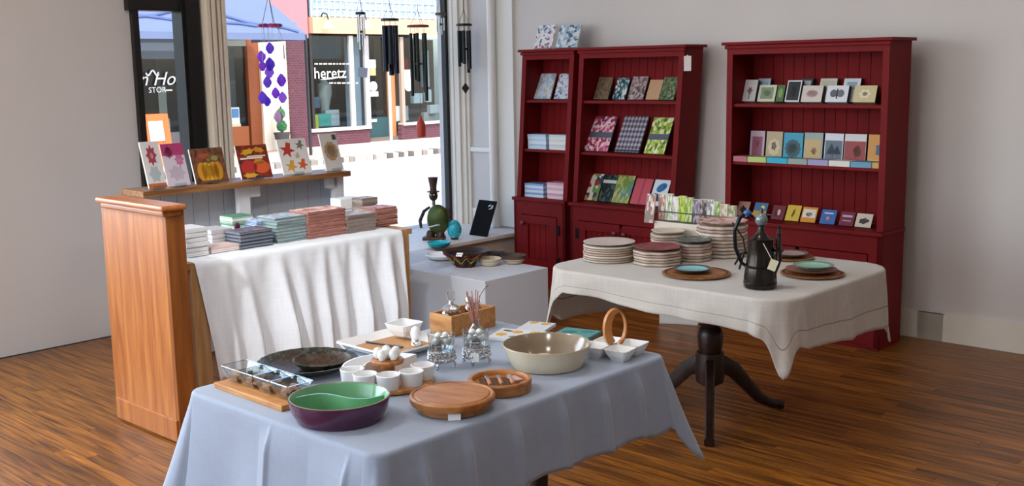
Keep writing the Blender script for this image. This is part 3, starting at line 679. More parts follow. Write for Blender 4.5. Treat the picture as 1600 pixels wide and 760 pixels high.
G4 = 'boxed cards on the top shelf of the right bookcase'
E2 = mat('#2b2d35', .6); E3 = mat('#2c3b58', .6)
def frame_parts(c1, c2, sh): return [('border', rect(-.44, .06, .44, .94), c1), ('printed_motif', sh, c2)]
for x0, x1, y0, y1, Bb, lab, bc, pr, ed in (
        (1158, 1179, 127, 159, 5.93, 'white card box with red blossom print, leftmost in the front row', '#d6d3ce', [('printed_blossom', ell(0, .5, .25, .2, 12, 0, 1, -.5), '#8c5a68'), ('printed_stem', rect(-.04, .1, .04, .4), '#6e7a6a')], E3),
        (1182, 1210, 135, 158, 5.93, 'cream card box with green landscape print on right bookcase', '#cfc8b0', [('printed_scene', rect(-.35, .15, .35, .85), '#7c9070'), ('printed_sun', ell(0, .5, .2, .2), '#b9b68e')], E2),
        (1211, 1223, 135, 158, 5.93, 'small green card box wedged behind the black framed card', '#4d6b3c', [('printed_leaf', ell(0, .5, .3, .3, 8), '#7f9a55')], E2),
        (1225, 1248, 128, 160, 5.92, 'black card box with white border and dark portrait print', '#d4d5d6', [('printed_panel', rect(-.42, .07, .42, .93), '#26292c'), ('printed_figure', ell(0, .5, .22, .27, 10), '#5d5a58')], E2),
        (1250, 1283, 136, 160, 5.93, 'cream card box with pink wreath print on right bookcase', '#cfc5b8', [('printed_wreath', ell(0, .5, .3, .25, 16, 0, 1, -.15), '#b98f94'), ('printed_centre', ell(0, .5, .23, .18), '#d8d0c4')], E2),
        (1288, 1323, 136, 161, 5.93, 'white card box with grey butterfly print on right bookcase', '#d6d8da', [('printed_wing', ell(-.16, .52, .17, .24, 8), '#5f6068'), ('printed_wing', ell(.16, .52, .17, .24, 8), '#6b6a70'), ('printed_body', rect(-.03, .2, .03, .8), '#2e2c30')], E2),
        (1331, 1367, 136, 162, 5.93, 'mustard and cream card box at the right end of front row', '#cdbb8c', [('printed_motif', ell(0, .5, .3, .3, 12, 0, 1, -.3), '#ddd4b8'), ('printed_motif', ell(0, .5, .12, .12), '#b78f5a')], E2),
        (1181, 1201, 125, 150, 6.0, 'pale blue card box in the back row at left of right bookcase', '#b9c6d2', [('printed_panel', rect(-.35, .15, .35, .85), '#8fa6bb')], E3),
        (1249, 1267, 125, 150, 6.0, 'dark grey card box in back row behind the black framed card', '#3b4045', [('printed_panel', rect(-.35, .5, .35, .9), '#c4cacb')], E2),
        (1278, 1305, 125, 150, 6.0, 'cream card box in back row with green edge', '#cfcabb', [('printed_panel', rect(-.4, .5, .4, .9), '#b9b49c')], mat('#5e6d3f', .6)),
        (1315, 1342, 125, 150, 6.0, 'white card box in back row with blue edge', '#d3d5d8', [('printed_panel', rect(-.3, .55, .3, .85), '#8fa0ad')], E3)):
    onshelf(x0, x1, y0, y1, Bb, 1.385, 'card_box', lab, 'card box', mat(bc, .5), .03, .2, G4, ed, pr)
G5 = 'books on the middle shelf of the right bookcase'
for x0, x1, y0, lab, bc, pr in (
        (1170, 1193, 205, 'lilac book with plum portrait, leftmost on middle shelf at right', '#b79fae', [('printed_portrait', rect(-.35, .1, .35, .8), '#8d4a63'), ('printed_face', ell(0, .55, .15, .12), '#c78f92')]),
        (1195, 1221, 206, 'tan book with dancing figure on right bookcase', '#b39f7e', [('printed_mandala', ell(0, .45, .4, .33, 16, 0, 1, -.2), '#c9b891'), ('printed_figure', ell(0, .5, .2, .18, 10, 0, 1, -.4), '#4a4a6a'), ('printed_face', ell(0, .58, .08, .06), '#d9b48a')]),
        (1222, 1253, 208, 'turquoise book with dark mandala on right bookcase', '#2f93ad', [('printed_mandala', ell(0, .45, .42, .33, 24, 0, 1, -.12), '#2c4a55'), ('printed_ring', ell(0, .45, .28, .22, 16, 0, 1, -.2), '#7c8a7a'), ('printed_centre', ell(0, .45, .14, .11, 12), '#37525c')]),
        (1254, 1284, 208, 'sandy book with ochre swirl print on right bookcase', '#8ea09a', [('printed_panel', rect(-.45, .05, .4, .78), '#c0a06c'), ('printed_swirl', ell(.05, .38, .18, .15, 12, 0, 1, -.4), '#8a6238')]),
        (1286, 1316, 209, 'white book with grey mountain photograph on right bookcase', '#cfd0d6', [('printed_photo', rect(-.45, .06, .45, .76), '#5a6674'), ('printed_peak', [(-.4, .3), (-.1, .68), (.05, .45), (.2, .6), (.42, .3)], '#323c48'), ('printed_lake', rect(-.1, .1, .1, .32), '#b8c2cc')]),
        (1317, 1352, 210, 'white book with brick red photograph on right bookcase', '#cdc8c6', [('printed_photo', rect(-.48, .06, .48, .76), '#8e2f2c'), ('printed_figure', ell(.1, .42, .2, .22, 9, 0, 1, -.2), '#6b4a3c')]),
        (1354, 1386, 211, 'orange book with blue figure, rightmost on middle shelf', '#c68a3c', [('printed_figure', ell(.1, .5, .25, .25, 10, 0, 1, -.3), '#3c5670'), ('printed_panel', rect(-.4, .06, .4, .18), '#d9b266')])):
    onshelf(x0, x1, y0, 247, 5.93, 1.035, 'book', lab, 'book', mat(bc, .5), .016, .1, G5, E1, pr)
G6 = 'notepads lying along the front of the right bookcase'
for i, (x0, x1, c, nm) in enumerate(((1138, 1167, '#b0616a', 'dusty pink'), (1168, 1197, '#a9bd6a', 'lime green'), (1198, 1230, '#22a3bd', 'bright turquoise'), (1231, 1261, '#8f9a92', 'grey green'), (1262, 1294, '#9a90b8', 'lavender'), (1295, 1328, '#d8d2c6', 'cream'), (1329, 1362, '#5f91ad', 'steel blue'), (1363, 1388, '#c99a4c', 'ochre'))):
    Bf = 5.772; a0, a1 = onB(x0, 250, Bf)[0], onB(x1, 252, Bf)[0]; a0 = max(a0, -3.515); a1 = min(a1, -2.585)
    r = thing('notepad', f'{nm} notepad lying flat at the front of right bookcase shelf', 'notepad', (a0 + a1) / 2, Bf + .045, 1.035, group=G6)
    box(0, 0, .0135, a1 - a0 - .004, .088, .027).build('page_block', M_PAGE, r)
    box(0, -.045, .016, a1 - a0 - .002, .003, .032).build('spine', mat(c, .5), r); box(0, 0, .0295, a1 - a0 - .002, .09, .005).build('cover', mat(c, .5), r)
G7 = 'small books on the lower shelf of the right bookcase'
for x0, x1, y0, y1, lab, bc, pr in (
        (1147, 1167, 315, 339, 'peach little book with black figure, leftmost on lower shelf', '#b58a76', [('printed_figure', ell(.05, .45, .25, .3, 9, .4, 1, -.3), '#2a2524')]),
        (1174, 1195, 317, 340, 'blue and ochre little book on lower shelf at right', '#3f6a92', [('printed_panel', rect(-.5, .0, .5, .45), '#b98a3c'), ('printed_sun', ell(.15, .7, .15, .12), '#d8c26c')]),
        (1203, 1223, 321, 345, 'dark crimson little book with small white figure', '#6a1f2a', [('printed_figure', ell(.05, .5, .12, .22, 8), '#c9b8b0'), ('printed_shadow', ell(-.15, .4, .12, .2, 8), '#2a1216')]),
        (1225, 1247, 321, 348, 'yellow little book with dark vine print', '#cfae3c', [('printed_vine', ell(.02, .48, .1, .36, 10, -.2, 1, -.4), '#4d4a2a')]),
        (1249, 1273, 324, 351, 'orange little book with white picture of a bowl', '#d28a2c', [('printed_panel', rect(-.42, .3, .42, .85), '#dcd4c2'), ('printed_bowl', ell(.0, .5, .22, .14, 10), '#4a3a4c')]),
        (1279, 1303, 328, 354, 'cobalt blue little book with pink mark', '#3a66a6', [('printed_mark', ell(0, .4, .12, .14, 8), '#c07a8a'), ('printed_title', rect(-.3, .7, .3, .8), '#b8c6dc')]),
        (1309, 1332, 331, 357, 'maroon little book with pale lettering bars', '#6e1d38', [('printed_title', rect(-.35, .6, .35, .75), '#c2a4ac'), ('printed_title', rect(-.3, .3, .3, .4), '#a98490')]),
        (1334, 1360, 334, 360, 'cream little book with black sketched animal, rightmost on lower shelf', '#cfc2ae', [('printed_animal', ell(.0, .45, .34, .24, 11, .3, 1, -.25), '#33302e'), ('printed_face', ell(.12, .6, .1, .08), '#ded6c8')])):
    onshelf(x0, x1, y0, y1, 5.86, .68, 'book', lab, 'book', mat(bc, .5), .012, .3, G7, E1, pr)

# ------------------------------------------------------------------ display shelf in front of the window
M_GREY = mat('#b7bec6', .6, var=.04, vscale=4, name='grey_white_boards'); M_GREYW = mat('#d9dcdf', .55)
M_PLANK = wood('#6e4524', '#a37345', .45, (14, 1, 14), 'oak_plank')
SZ = 1.0; SA = -5.5; SB0, SB1 = 2.87, 4.285
ds = thing('display_shelf', 'pale grey boarded display shelf with brown plank top in front of window', 'shelf', SA, (SB0 + SB1) / 2, 0)
SL = SB1 - SB0
box(0, 0, SZ - .017, .25, SL, .034, bev=.004).build('top_plank', M_PLANK, ds)
n = 14; pw = SL / n
for k in range(n): box(-.07, -SL / 2 + pw * (k + .5), (SZ - .034) / 2, .015, pw - .004, SZ - .036, bev=.002).build('back_board', M_GREY, ds)
for x in (383, 543):
    by = onA(x, 300, SA + .06)[1] - (SB0 + SB1) / 2; by = min(by, SL / 2 - .04)
    MB().box(.03, by, (SZ - .034) / 2, .04, .075, SZ - .036).build('post', M_GREYW, ds); box(.03, by + .075 if x < 500 else by - .05, SZ - .07, .04, .07, .07).build('bracket', M_GREYW, ds)
box(-.05, 0, .05, .05, SL, .1).build('base_rail', M_GREYW, ds)
def shelfcard(x0, x1, y0, lab, bc, parts, t=.012, stand=True):
    Am = -5.435; b0, b1 = onA(x0, 284, Am)[1], onA(x1, 276, Am)[1]; bm_ = (b0 + b1) / 2
    zt = onA((x0 + x1) / 2, y0, Am - .05)[2]; h = (zt - SZ) / math.cos(.3)
    o = panel('napkin_pack', lab, 'napkin pack', Am - .0, bm_, SZ + .0042, b1 - b0, h, t, mat(bc, .45) if isinstance(bc, str) else bc, .3, PI / 2, 'autumn napkin packs along the plank shelf', None, parts)
    mb = MB().box(0, .028, .002, .07, .1, .003).box(0, .03, h * .38, .07, .003, h * .76, rx=-.3).box(0, -.022, .012, .07, .003, .022)
    r = solo(mb, 'acrylic_easel', M_ACRYL, 'clear acrylic easel holding the ' + lab.split(' on ')[0].split(',')[0], 'easel', Am, bm_, SZ + .0005, PI / 2, 'acrylic easels on the plank shelf')
def flower(cx, cz, r, c1, c2): return [('printed_flower', ell(cx, cz, r, r * .8, 16, 0, 1, -.35), c1), ('printed_centre', ell(cx, cz, r * .3, r * .24, 8), c2)]
def maple(cx, cz, r, c): return [('printed_leaf', [(cx + r * (1 if k % 2 == 0 else .42) * math.cos(PI / 2 + k * PI / 5.5), cz + r * .85 * (1 if k % 2 == 0 else .42) * math.sin(PI / 2 + k * PI / 5.5)) for k in range(11)], c)]
shelfcard(231, 259, 223, 'white napkin pack with red flower, leftmost on the plank shelf', '#d8d4d2', flower(0, .7, .3, '#a23a4c', '#e2c6b2') + [('printed_foliage', ell(0, .3, .35, .2, 12, 0, 1, -.3), '#a9b4b4'), ('printed_ground', rect(-.5, 0, .5, .1), '#c06a3c')])
shelfcard(262, 296, 226, 'pink and lilac floral napkin pack on the plank shelf', '#cfc3cc', [('printed_band', rect(-.5, .72, .5, 1), '#b03a6c')] + flower(-.2, .8, .2, '#8a2a58', '#d99ab0') + flower(.22, .62, .22, '#c26a92', '#e6ccd4') + [('printed_foliage', ell(0, .3, .4, .2, 14, 0, 1, -.3), '#b9aab6')])
shelfcard(305, 356, 233, 'brown napkin pack with big yellow pumpkin on the plank shelf', blotch(('#5e3b26', '#6f4a2c', '#7c4a36', '#4f3020'), 5, kind='noise'), [('printed_pumpkin', ell(x, .33, .14, .27, 16), c) for x, c in ((-.24, '#c98a1c'), (.24, '#c2831a'), (-.12, '#d99a24'), (.12, '#d4941f'), (0, '#e2a82c'))] + [('printed_stem', rect(-.05, .55, .05, .75), '#7a6a2c'), ('printed_blossom', ell(-.1, .78, .22, .1, 14, 0, 1, -.35), '#a84a2c'), ('printed_blossom', ell(.2, .7, .14, .09, 14, 0, 1, -.35), '#8f8a4c')])
shelfcard(377, 425, 228, 'orange autumn leaf napkin pack with white script band on the plank shelf', blotch(('#7a2c1c', '#8e3420', '#5f2a1a'), 5, kind='noise'), [('printed_leaf', ell(-.15, .8, .24, .1, 12, .2, 1, -.3), '#d9a31c'), ('printed_leaf', ell(.22, .84, .2, .09, 12, -.2, 1, -.3), '#cf8f1f'), ('printed_script', rect(-.42, .58, .3, .63), '#e9dcc8'), ('printed_script', rect(-.2, .64, .4, .68), '#e6d6c0'), ('printed_pumpkin', ell(-.2, .34, .26, .2, 12), '#b9302c'), ('printed_pumpkin', ell(.2, .32, .27, .19, 12), '#d8592c'), ('printed_leaf', ell(-.2, .1, .25, .09, 12, 0, 1, -.3), '#d9a82c'), ('printed_leaf', ell(.15, .48, .2, .1, 12, 0, 1, -.3), '#c9852a')])
shelfcard(443, 487, 218, 'white napkin pack with scattered maple leaves on the plank shelf', '#dcd8d2', maple(-.2, .68, .27, '#b8372a') + maple(.26, .8, .17, '#7a7468') + maple(-.18, .22, .22, '#cf9a3a') + maple(.22, .25, .2, '#cc5a2c') + maple(.1, .5, .12, '#b9a08a'))
shelfcard(510, 536, 210, 'pale board napkin pack with straw wreath, rightmost on plank shelf', blotch(('#c9c4be', '#d6d1cb', '#bdb7b0', '#d0cac4'), 2.2, kind='stripe'), [('printed_wreath', ell(0, .52, .4, .27, 20, 0, 1, -.12), '#a9865c'), ('printed_wreath_centre', ell(0, .52, .24, .16, 14), '#d4cfc9'), ('printed_seal', rect(.22, .82, .44, .96), '#4a4440')])

# ------------------------------------------------------------------ skirted side table with napkin stacks
M_PINE = wood('#a8794a', '#cda06c', .5, (10, 10, 1), 'pine')
st = thing('side_table', 'pine table under a white hanging cloth behind the blue table', 'table', -4.8, 3.25, 0)
box(0, .0, .74, .72, 1.40, .03).build('tabletop', M_PINE, st); box(.31, 0, .67, .025, 1.2, .09).build('apron', M_PINE, st)
for x, y in ((.325, -.63), (.325, .635), (-.325, -.63), (-.325, .635)): box(x, y, .3625, .07, .085, .725, bev=.004).build('leg', M_PINE, st)

# ------------------------------------------------------------------ cloths
def drape(x0, x1, y0, y1, r, drops, tips, flare=.012, tipout=.1, rumple=.004, creases=(), levels=14, crisp=.004, N=240, M=24, tpow=1.5, nearf=.25, hemline=0, pleat=.006, seed=1):
    """cloth over a rectangular top at z = 0. drops: per side a list of (u, drop); tips: extra drop at the corners (x0y0, x1y0, x1y1, x0y1)"""
    rr = random.Random(seed); per = []
    def lerp(tab, u):
        for (a, p), (b, q) in zip(tab, tab[1:]):
            if a <= u <= b: return p + (q - p) * (u - a) / (b - a)
        return tab[-1][1]
    def sharp(s, u): return sum(math.exp(-((u - c) / .011) ** 2) for ss, c in creases if ss == s)
    def ridge(s, u):
        cs = sorted([c for ss, c in creases if ss == s])
        if not cs: return 0
        if u <= cs[0] or u >= cs[-1]: return max(0, 1 - min(abs(u - cs[0]), abs(u - cs[-1])) / .07) + .6 * sharp(s, u)
        for p, q in zip(cs, cs[1:]):
            if p <= u <= q: return abs(2 * (u - p) / (q - p) - 1) + .6 * sharp(s, u)
    cor = [(x0 + r, y0 + r), (x1 - r, y0 + r), (x1 - r, y1 - r), (x0 + r, y1 - r)]
    S = [((x0 + r, y0), (x1 - r, y0), (0, -1)), ((x1, y0 + r), (x1, y1 - r), (1, 0)), ((x1 - r, y1), (x0 + r, y1), (0, 1)), ((x0, y1 - r), (x0, y0 + r), (-1, 0))]
    for s in range(4):
        (ax, ay), (bx, by), nn = S[s]; Ls = math.hypot(bx - ax, by - ay)
        for i in range(N):
            u = i / (N - 1); d = min(u, 1 - u) * Ls
            near = math.exp(-(d / .09) ** 2); cr = ridge(s, u)
            tp = tips[s] if u < .5 else tips[(s + 1) % 4]
            per.append((ax + (bx - ax) * u, ay + (by - ay) * u, nn[0], nn[1], lerp(drops[s], u) + tp * nearf * near, nearf * near, cr, u * Ls, s))
        c = cor[(s + 1) % 4]; t0 = math.atan2(nn[1], nn[0])
        d0, d1 = drops[s][-1][1], drops[(s + 1) % 4][0][1]; tp = tips[(s + 1) % 4]
        for i in range(1, M):
            v = i / M; t = t0 + v * PI / 2; b = math.sin(v * PI) ** tpow
            per.append((c[0] + r * math.cos(t), c[1] + r * math.sin(t), math.cos(t), math.sin(t), d0 + (d1 - d0) * v + tp * (nearf + (1 - nearf) * b), nearf + (1 - nearf) * b, .6 * math.exp(-((v - .5) / .12) ** 2), v, 4))
    mb = MB(); bm = mb.bm; n = len(per); cx, cy = (x0 + x1) / 2, (y0 + y1) / 2; rings = []
    for f in (.0, .25, .5, .75, .9, .97, 1.0):
        if f == 0: cen = bm.verts.new((cx, cy, 0)); continue
        rings.append([bm.verts.new((cx + (p[0] - cx) * f, cy + (p[1] - cy) * f, 0)) for p in per])
    for o, d in ((.004, .001), (.008, .005), (.010, .011)): rings.append([bm.verts.new((p[0] + p[2] * o, p[1] + p[3] * o, -d)) for p in per])
    ph = [rr.uniform(0, 6.28) for _ in range(8)]
    ql = [k / levels for k in range(1, levels + 1)]; hl = -1
    if hemline: ql = [q for q in ql if abs(q - hemline) > .03] + [hemline - .012, hemline + .012]; ql.sort(); hl = ql.index(hemline + .012)
    for kq, q in enumerate(ql):
        ring = []
        for j, p in enumerate(per):
            dz = .011 + (p[4] - .011) * q
            out = .010 + flare * q + p[5] * tipout * q ** 1.2 + p[6] * crisp * min(1, q * 4)
            s = p[7] + p[8] * 3.1
            w = math.sin(s * 17 + ph[p[8] % 8]) + .6 * math.sin(s * 31 + ph[(p[8] + 3) % 8] + q)
            out += pleat * q * w + rumple * q * math.sin(s * 9 + 2.3 * q + ph[2])
            ring.append(bm.verts.new((p[0] + p[2] * out, p[1] + p[3] * out, -dz)))
        rings.append(ring)
        if kq == hl: hring = len(rings) - 1
    for j in range(n): bm.faces.new((cen, rings[0][j], rings[0][(j + 1) % n]))
    for i, (a, b) in enumerate(zip(rings, rings[1:])):
        for j in range(n):
            f = bm.faces.new((a[j], a[(j + 1) % n], b[(j + 1) % n], b[j]))
            if hemline and i + 1 == hring: f.material_index = 1
    return mb
def solidify(o, t=.0012):
    md = o.modifiers.new('thickness', 'SOLIDIFY'); md.thickness = t; md.offset = 1.0
    return o

M_WCLOTH = linen('#eef0f3', 'white_cloth', 500, .05, .9, .15, .12)
mb = MB(); bm = mb.bm; NU, rows = 150, []
gat = random.Random(4); fold = [(k / 9 + gat.uniform(-.03, .03), gat.uniform(.5, 1.3)) for k in range(10)]
for k in range(31):
    row = []
    for i in range(NU + 1):
        u = i / NU
        if k < 8: A = -5.02 + .584 * k / 7; q = 0; z = .7575
        elif k < 11: A = -4.436 + (.012, .018, .022)[k - 8]; z = .7575 - (.003, .011, .024)[k - 8]; q = 0
        else: q = (k - 10) / 20; A = -4.414; z = .7335 - .56 * q
        f = sum(a * math.exp(-((u - c) / .034) ** 2) for c, a in fold)
        g = .5 + .5 * math.sin(u * 95 + 3 * math.sin(u * 9))
        if k >= 8: A += (.008 * g * max(0, 1 - q * 3) + .085 * f * min(1, q * 1.5) ** .8 - .006 + .03 * q) * (1 if k >= 11 else 0)
        wid = (1.27 - .10 * q); B = 3.225 + .005 * q + (u - .5) * wid + .012 * math.sin(u * 40) * q
        if k < 8: z += .0008 * math.sin(u * 60) * (k / 7)
        row.append(bm.verts.new((A + 4.8, B - 3.25, z + .012 * q * math.sin(u * 21 + 1))))
    rows.append(row)
for a, b in zip(rows, rows[1:]):
    for i in range(NU): bm.faces.new((a[i], a[i + 1], b[i + 1], b[i]))
o = solo(mb, 'hanging_cloth', M_WCLOTH, 'long white gathered cloth hanging down the front of the pine side table', 'cloth', -4.8, 3.25, 0, smooth=True); solidify(o, .001)

ORD = ('lowest', 'second up', 'third up', 'fourth up', 'fifth up', 'sixth up', 'seventh up', 'eighth up', 'ninth up', 'tenth up')
def napstack(x0, x1, y0, y1, Af, n, dep, ms, lab, grp, z0=.7605, name='napkin_pack', cat='napkin pack', jit=.004):
    b0, b1 = onA(x0, (y0 + y1) / 2, Af)[1], onA(x1, (y0 + y1) / 2, Af)[1]; h = (onA((x0 + x1) / 2, y0, Af)[2] - z0) / n
    for k in range(n):
        mb = MB().box(0, 0, h * .49, dep, b1 - b0 - .004, h * .96, bev=min(.004, h * .2))
        for f in mb.bm.faces:
            f.normal_update()
            if abs(f.normal.z) > .7: f.material_index = 1
        od = 'topmost' if k == n - 1 else ORD[k]
        mm = ms[k % len(ms)]
        solo(mb, name, mm if isinstance(mm, (list, tuple)) else [mm, mm], f'{lab}, {od} of its stack', cat, Af - dep / 2 + rnd.uniform(-jit, jit), (b0 + b1) / 2 + rnd.uniform(-jit, jit), z0 + k * h, rnd.uniform(-.03, .03), grp)
bd_ = lambda *c, s=110: blotch(tuple(c), s, kind='bands', coord='Object')
g = 'napkin packs stacked on the cloth covered side table'
wht = bd_('#d2d0cf', '#c2bfbe', '#dcdad8'); gry = bd_('#bdbab8', '#aba7a6', '#cfccca')
napstack(291, 327, 356, 403, -4.555, 6, .15, [wht], 'white napkin pack at the left end of side table', g)
napstack(328, 374, 384, 396, -4.57, 1, .12, [bd_('#d9c6bd', '#c9aca4', '#e2d6d0')], 'pale pink napkin pack in front of grey stack', g)
napstack(331, 366, 358, 390, -4.71, 4, .15, [gry], 'light grey napkin pack second along the side table', g)
dk = [bd_('#3f4652', '#59616d', '#7a828c', '#2d333d'), blotch(('#444a55', '#6a4a50', '#5b6470', '#8a6a68'), 8)]
napstack(374, 427, 360, 390, -4.56, 5, .14, [dk], 'dark slate napkin pack in front of blue plaid stacks', g)
napstack(364, 398, 337, 372, -4.80, 3, .12, [bd_('#6f9a6e', '#dfe3de', '#4b7a56', '#b6c9b4')], 'green and white napkin pack at the back of side table', g)
blu = [bd_('#7593c0', '#a3b8d6', '#5673a3', '#c5d0de'), blotch(('#a9bcd6', '#d9dfe6', '#b08aa2', '#7f97bd'), 9)]
napstack(400, 432, 344, 376, -4.7, 6, .15, [blu], 'light blue napkin pack beside the plaid stack', g)
pld = [bd_('#5f7f7a', '#a9b48e', '#6a88a8', '#456a72', '#b9b89a'), blotch(('#8ea9a6', '#c9cfae', '#b5848e', '#7d98b8'), 9)]
napstack(431, 480, 338, 377, -4.575, 8, .16, [pld], 'green and blue plaid napkin pack at middle of side table', g)
rus = [bd_('#99605a', '#b98a7c', '#7c4a42', '#ab7568'), blotch(('#b5735a', '#d9a88a', '#8e4a3c', '#e3c9b8'), 7)]
napstack(481, 541, 328, 370, -4.56, 8, .17, [rus], 'russet and rose napkin pack right of the plaid stack', g)
tau = [bd_('#85756b', '#9f8f83', '#6d5e56', '#94847a'), blotch(('#a39284', '#bdb0a4', '#8c7a70'), 6)]
napstack(543, 589, 334, 366, -4.545, 6, .16, [tau], 'taupe napkin pack between russet and brick red stacks', g)
brk = [bd_('#9a5a50', '#b98276', '#7c4038', '#c79a8a'), blotch(('#a8655a', '#c49084', '#8a4a40'), 6)]
napstack(588, 622, 324, 359, -4.6, 7, .13, [brk], 'brick red napkin pack at the right end of side table', g)
q = onA(548, 335, -4.95); napstack(533, 566, 309, 345, -4.95, 2, .1, [mat('#e2e1df', .6)], 'white gift box standing behind the taupe stack', 'white boxes at the back of side table', name='gift_box', cat='box')
napstack(566, 591, 309, 340, -4.85, 3, .1, [tau], 'brown grey napkin pack behind brick red stack', g)
q = onA(371, 345, -4.74); solo(MB().lathe([(.012, 0), (.014, .02), (.013, .075), (.015, .08), (.013, .1), (.004, .108)], 14), 'burgundy_bottle', mat('#4d1a2c', .3), 'small burgundy bottle standing among napkin stacks', 'bottle', -4.745, q[1], .7605, smooth=True)

# ------------------------------------------------------------------ white plinth with bowls
M_PLN = mat('#c2c3c8', .6, var=.02, name='plinth_paint')
o = solo(MB().box(0, 0, .2, 1.14, .56, .4, bev=.004), 'display_plinth', M_PLN, 'low pale grey box plinth carrying basket and bowls', 'plinth', -4.89, 4.675, 0)
def woven(hexa, hexb, s=30): return bd_(hexa, hexb, hexa, s=s)
q = onz(716, 417, .4)
bk = thing('basket_bowl', 'dark brown woven basket bowl with green zigzag band on the plinth', 'basket', q[0] + .03, q[1] + .03, .4)
MB().lathe([(.055, 0), (.06, .004), (.085, .045), (.112, .075), (.138, .097), (.141, .1), (.134, .099), (.105, .073), (.078, .044), (.05, .012), (0, .01)], 40).build('bowl', bd_('#2a1a16', '#1c1210', '#3f241c', s=50), bk, True)
def zig(r0, z0, r1, z1, n, w, dz=0):
    pts = []
    for k in range(2 * n): t = PI * k / n; r, z = (r0, z0) if k % 2 else (r1, z1); pts.append((r * math.cos(t), r * math.sin(t), z + dz))
    return MB().tube(pts, w, 6, True)
zig(.080, .030, .116, .074, 9, .0052).build('zigzag_band', mat('#7f9a55', .8), bk); zig(.066, .012, .098, .055, 9, .0052).build('zigzag_band', mat('#7a2a24', .8), bk); zig(.10, .056, .137, .092, 9, .0045).build('zigzag_band', mat('#8d3a2c', .8), bk)
tg = box(.07, -.115, .098, .04, .002, .03, rz=.4, rx=-.9).build('price_tag', mat('#f0efec', .6), bk)
def bowl(lab, x, y, r, h, m, m2, z=.4, name='bowl', dA=0, dB=0):
    q = onz(x, y, z); b = thing(name, lab, 'bowl', q[0] + dA, q[1] + dB, z)
    MB().lathe([(r * .55, 0), (r * .6, .002), (r * .88, h * .45), (r, h), (r * .96, h), (r * .84, h * .5), (r * .5, h * .18), (0, h * .16)], 32).build('shell', m, b, True)
    MB().lathe([(r * .985, h), (r * 1.01, h + .004), (r * .97, h + .006), (r * .945, h - .001)], 32, cap=False).build('rim', m2, b, True)
    MB().lathe([(0, h * .2), (r * .5, h * .22), (r * .84, h * .54), (r * .94, h * .95)], 32, cap=False).build('lining', m2, b, True)
    return b
bowl('cream woven bowl, middle of the three low bowls on the plinth', 765, 415, .076, .042, woven('#d8cbb8', '#b9a992'), mat('#cabba2', .8))
bowl('tan woven bowl with dark lining at right end of plinth', 803, 412, .08, .05, woven('#c6b49c', '#5a4438', 24), mat('#4a372c', .7))
bowl('flat black bowl at the back of plinth behind the cream one', 775, 404, .085, .03, mat('#2a2523', .6), mat('#1d1a19', .5))
bowl('small white saucer bowl by the basket', 742, 404, .05, .02, mat('#dcdcda', .4), mat('#e6e6e4', .4))
bowl('white plate bowl at the back left of plinth', 682, 404, .11, .03, mat('#d6d9de', .3), mat('#e3e6ea', .3), dA=.06, dB=-.0)
bowl('turquoise oval dish on the window sill before the egg', 686, 387, .085, .035, mat('#2fa3b5', .25), mat('#27b0c0', .2), z=.36, name='turquoise_dish')
q = onz(706, 376, .36)
eg = thing('turquoise_egg', 'large marbled turquoise egg in dark cup on the window sill', 'ornament', q[0], q[1] + .03, .36)
MB().lathe([(.0, .015), (.03, .018), (.048, .045), (.054, .075), (.05, .1), (.038, .13), (.02, .148), (0, .152)], 24).build('egg', blotch(('#2fb0c4', '#23a0b6', '#52c0cf', '#1a8ea6', '#3ab8c9'), 5, .25, 'noise', coord='Object', stretch=(4, 4, 9)), eg, True)
MB().lathe([(.03, 0), (.028, .006), (.03, .018), (.034, .024), (.03, .022), (0, .012)], 20).build('stand', mat('#241c18', .4), eg, True)
# black leaning display board
q = onz(735, 372, .36)
eb = panel('display_board', 'black leaning board with white flourish on the window sill', 'board', q[0], q[1] + .09, .3605, .185, .285, .012, mat('#161617', .9, spec=.1), .42, 0, None, mat('#0f0f10', .5), [('white_flourish', ell(.2, .86, .1, .03, 10, .3, 1, -.4), '#c9c9c6'), ('white_flourish', ell(.36, .84, .07, .04, 10, .6, 1, -.4), '#d6d6d2'), ('white_flourish', ell(.3, .78, .12, .015, 10, .2), '#b9b9b6')])
# metal figure with top hat
q = onz(670, 377, .36)
fg = thing('metal_figure', 'metal garden figure in tall hat with round green body on the sill', 'sculpture', q[0], q[1] + .06, .36, rz=.55)
M_RUST = mat('#4a3226', .45, .6, var=.2, vscale=14); M_GRN = mat('#4c5a2e', .4, .5, var=.25, vscale=9)
MB().ball(.03, 0, .155, .085, .05, .115, 24).build('body', M_GRN, fg, True)
MB().lathe([(.035, .03), (.03, .06), (.02, .075)], 16, -.03).lathe([(.035, .03), (.03, .06), (.02, .075)], 16, .045).box(0, -.01, .015, .16, .1, .03, bev=.008).build('feet', M_RUST, fg, True)
MB().ball(0, 0, .335, .034, .032, .04, 16).ball(0, -.036, .333, .01, .014, .009, 10).build('head', M_RUST, fg, True)
MB().cyl(0, 0, .262, .31, .013, .012, 12).build('neck', mat('#8a8680', .35, .8), fg, True)
MB().lathe([(.046, .362), (.046, .368), (.026, .37), (.024, .395), (.03, .43), (.038, .472), (.03, .472), (.0, .462)], 20).build('top_hat', mat('#5a4234', .5, .5, var=.2, vscale=20), fg, True)
MB().tube([(.05, 0, .25), (.115, 0, .225), (.13, -.02, .185), (.105, -.045, .16)], [.009, .011, .01, .008]).build('arm', M_RUST, fg, True)
MB().tube([(-.03, 0, .25), (-.07, -.02, .22), (-.1, -.03, .15), (-.085, -.06, .1)], [.009, .013, .014, .01]).build('arm', mat('#22201f', .4, .6), fg, True)
MB().tube([(-.12, -.065, .085), (-.06, -.075, .1), (.04, -.09, .125)], .005).ball(.052, -.092, .128, .02, .014, .006, 10).build('ladle', mat('#dcdad6', .3, .5), fg, True)
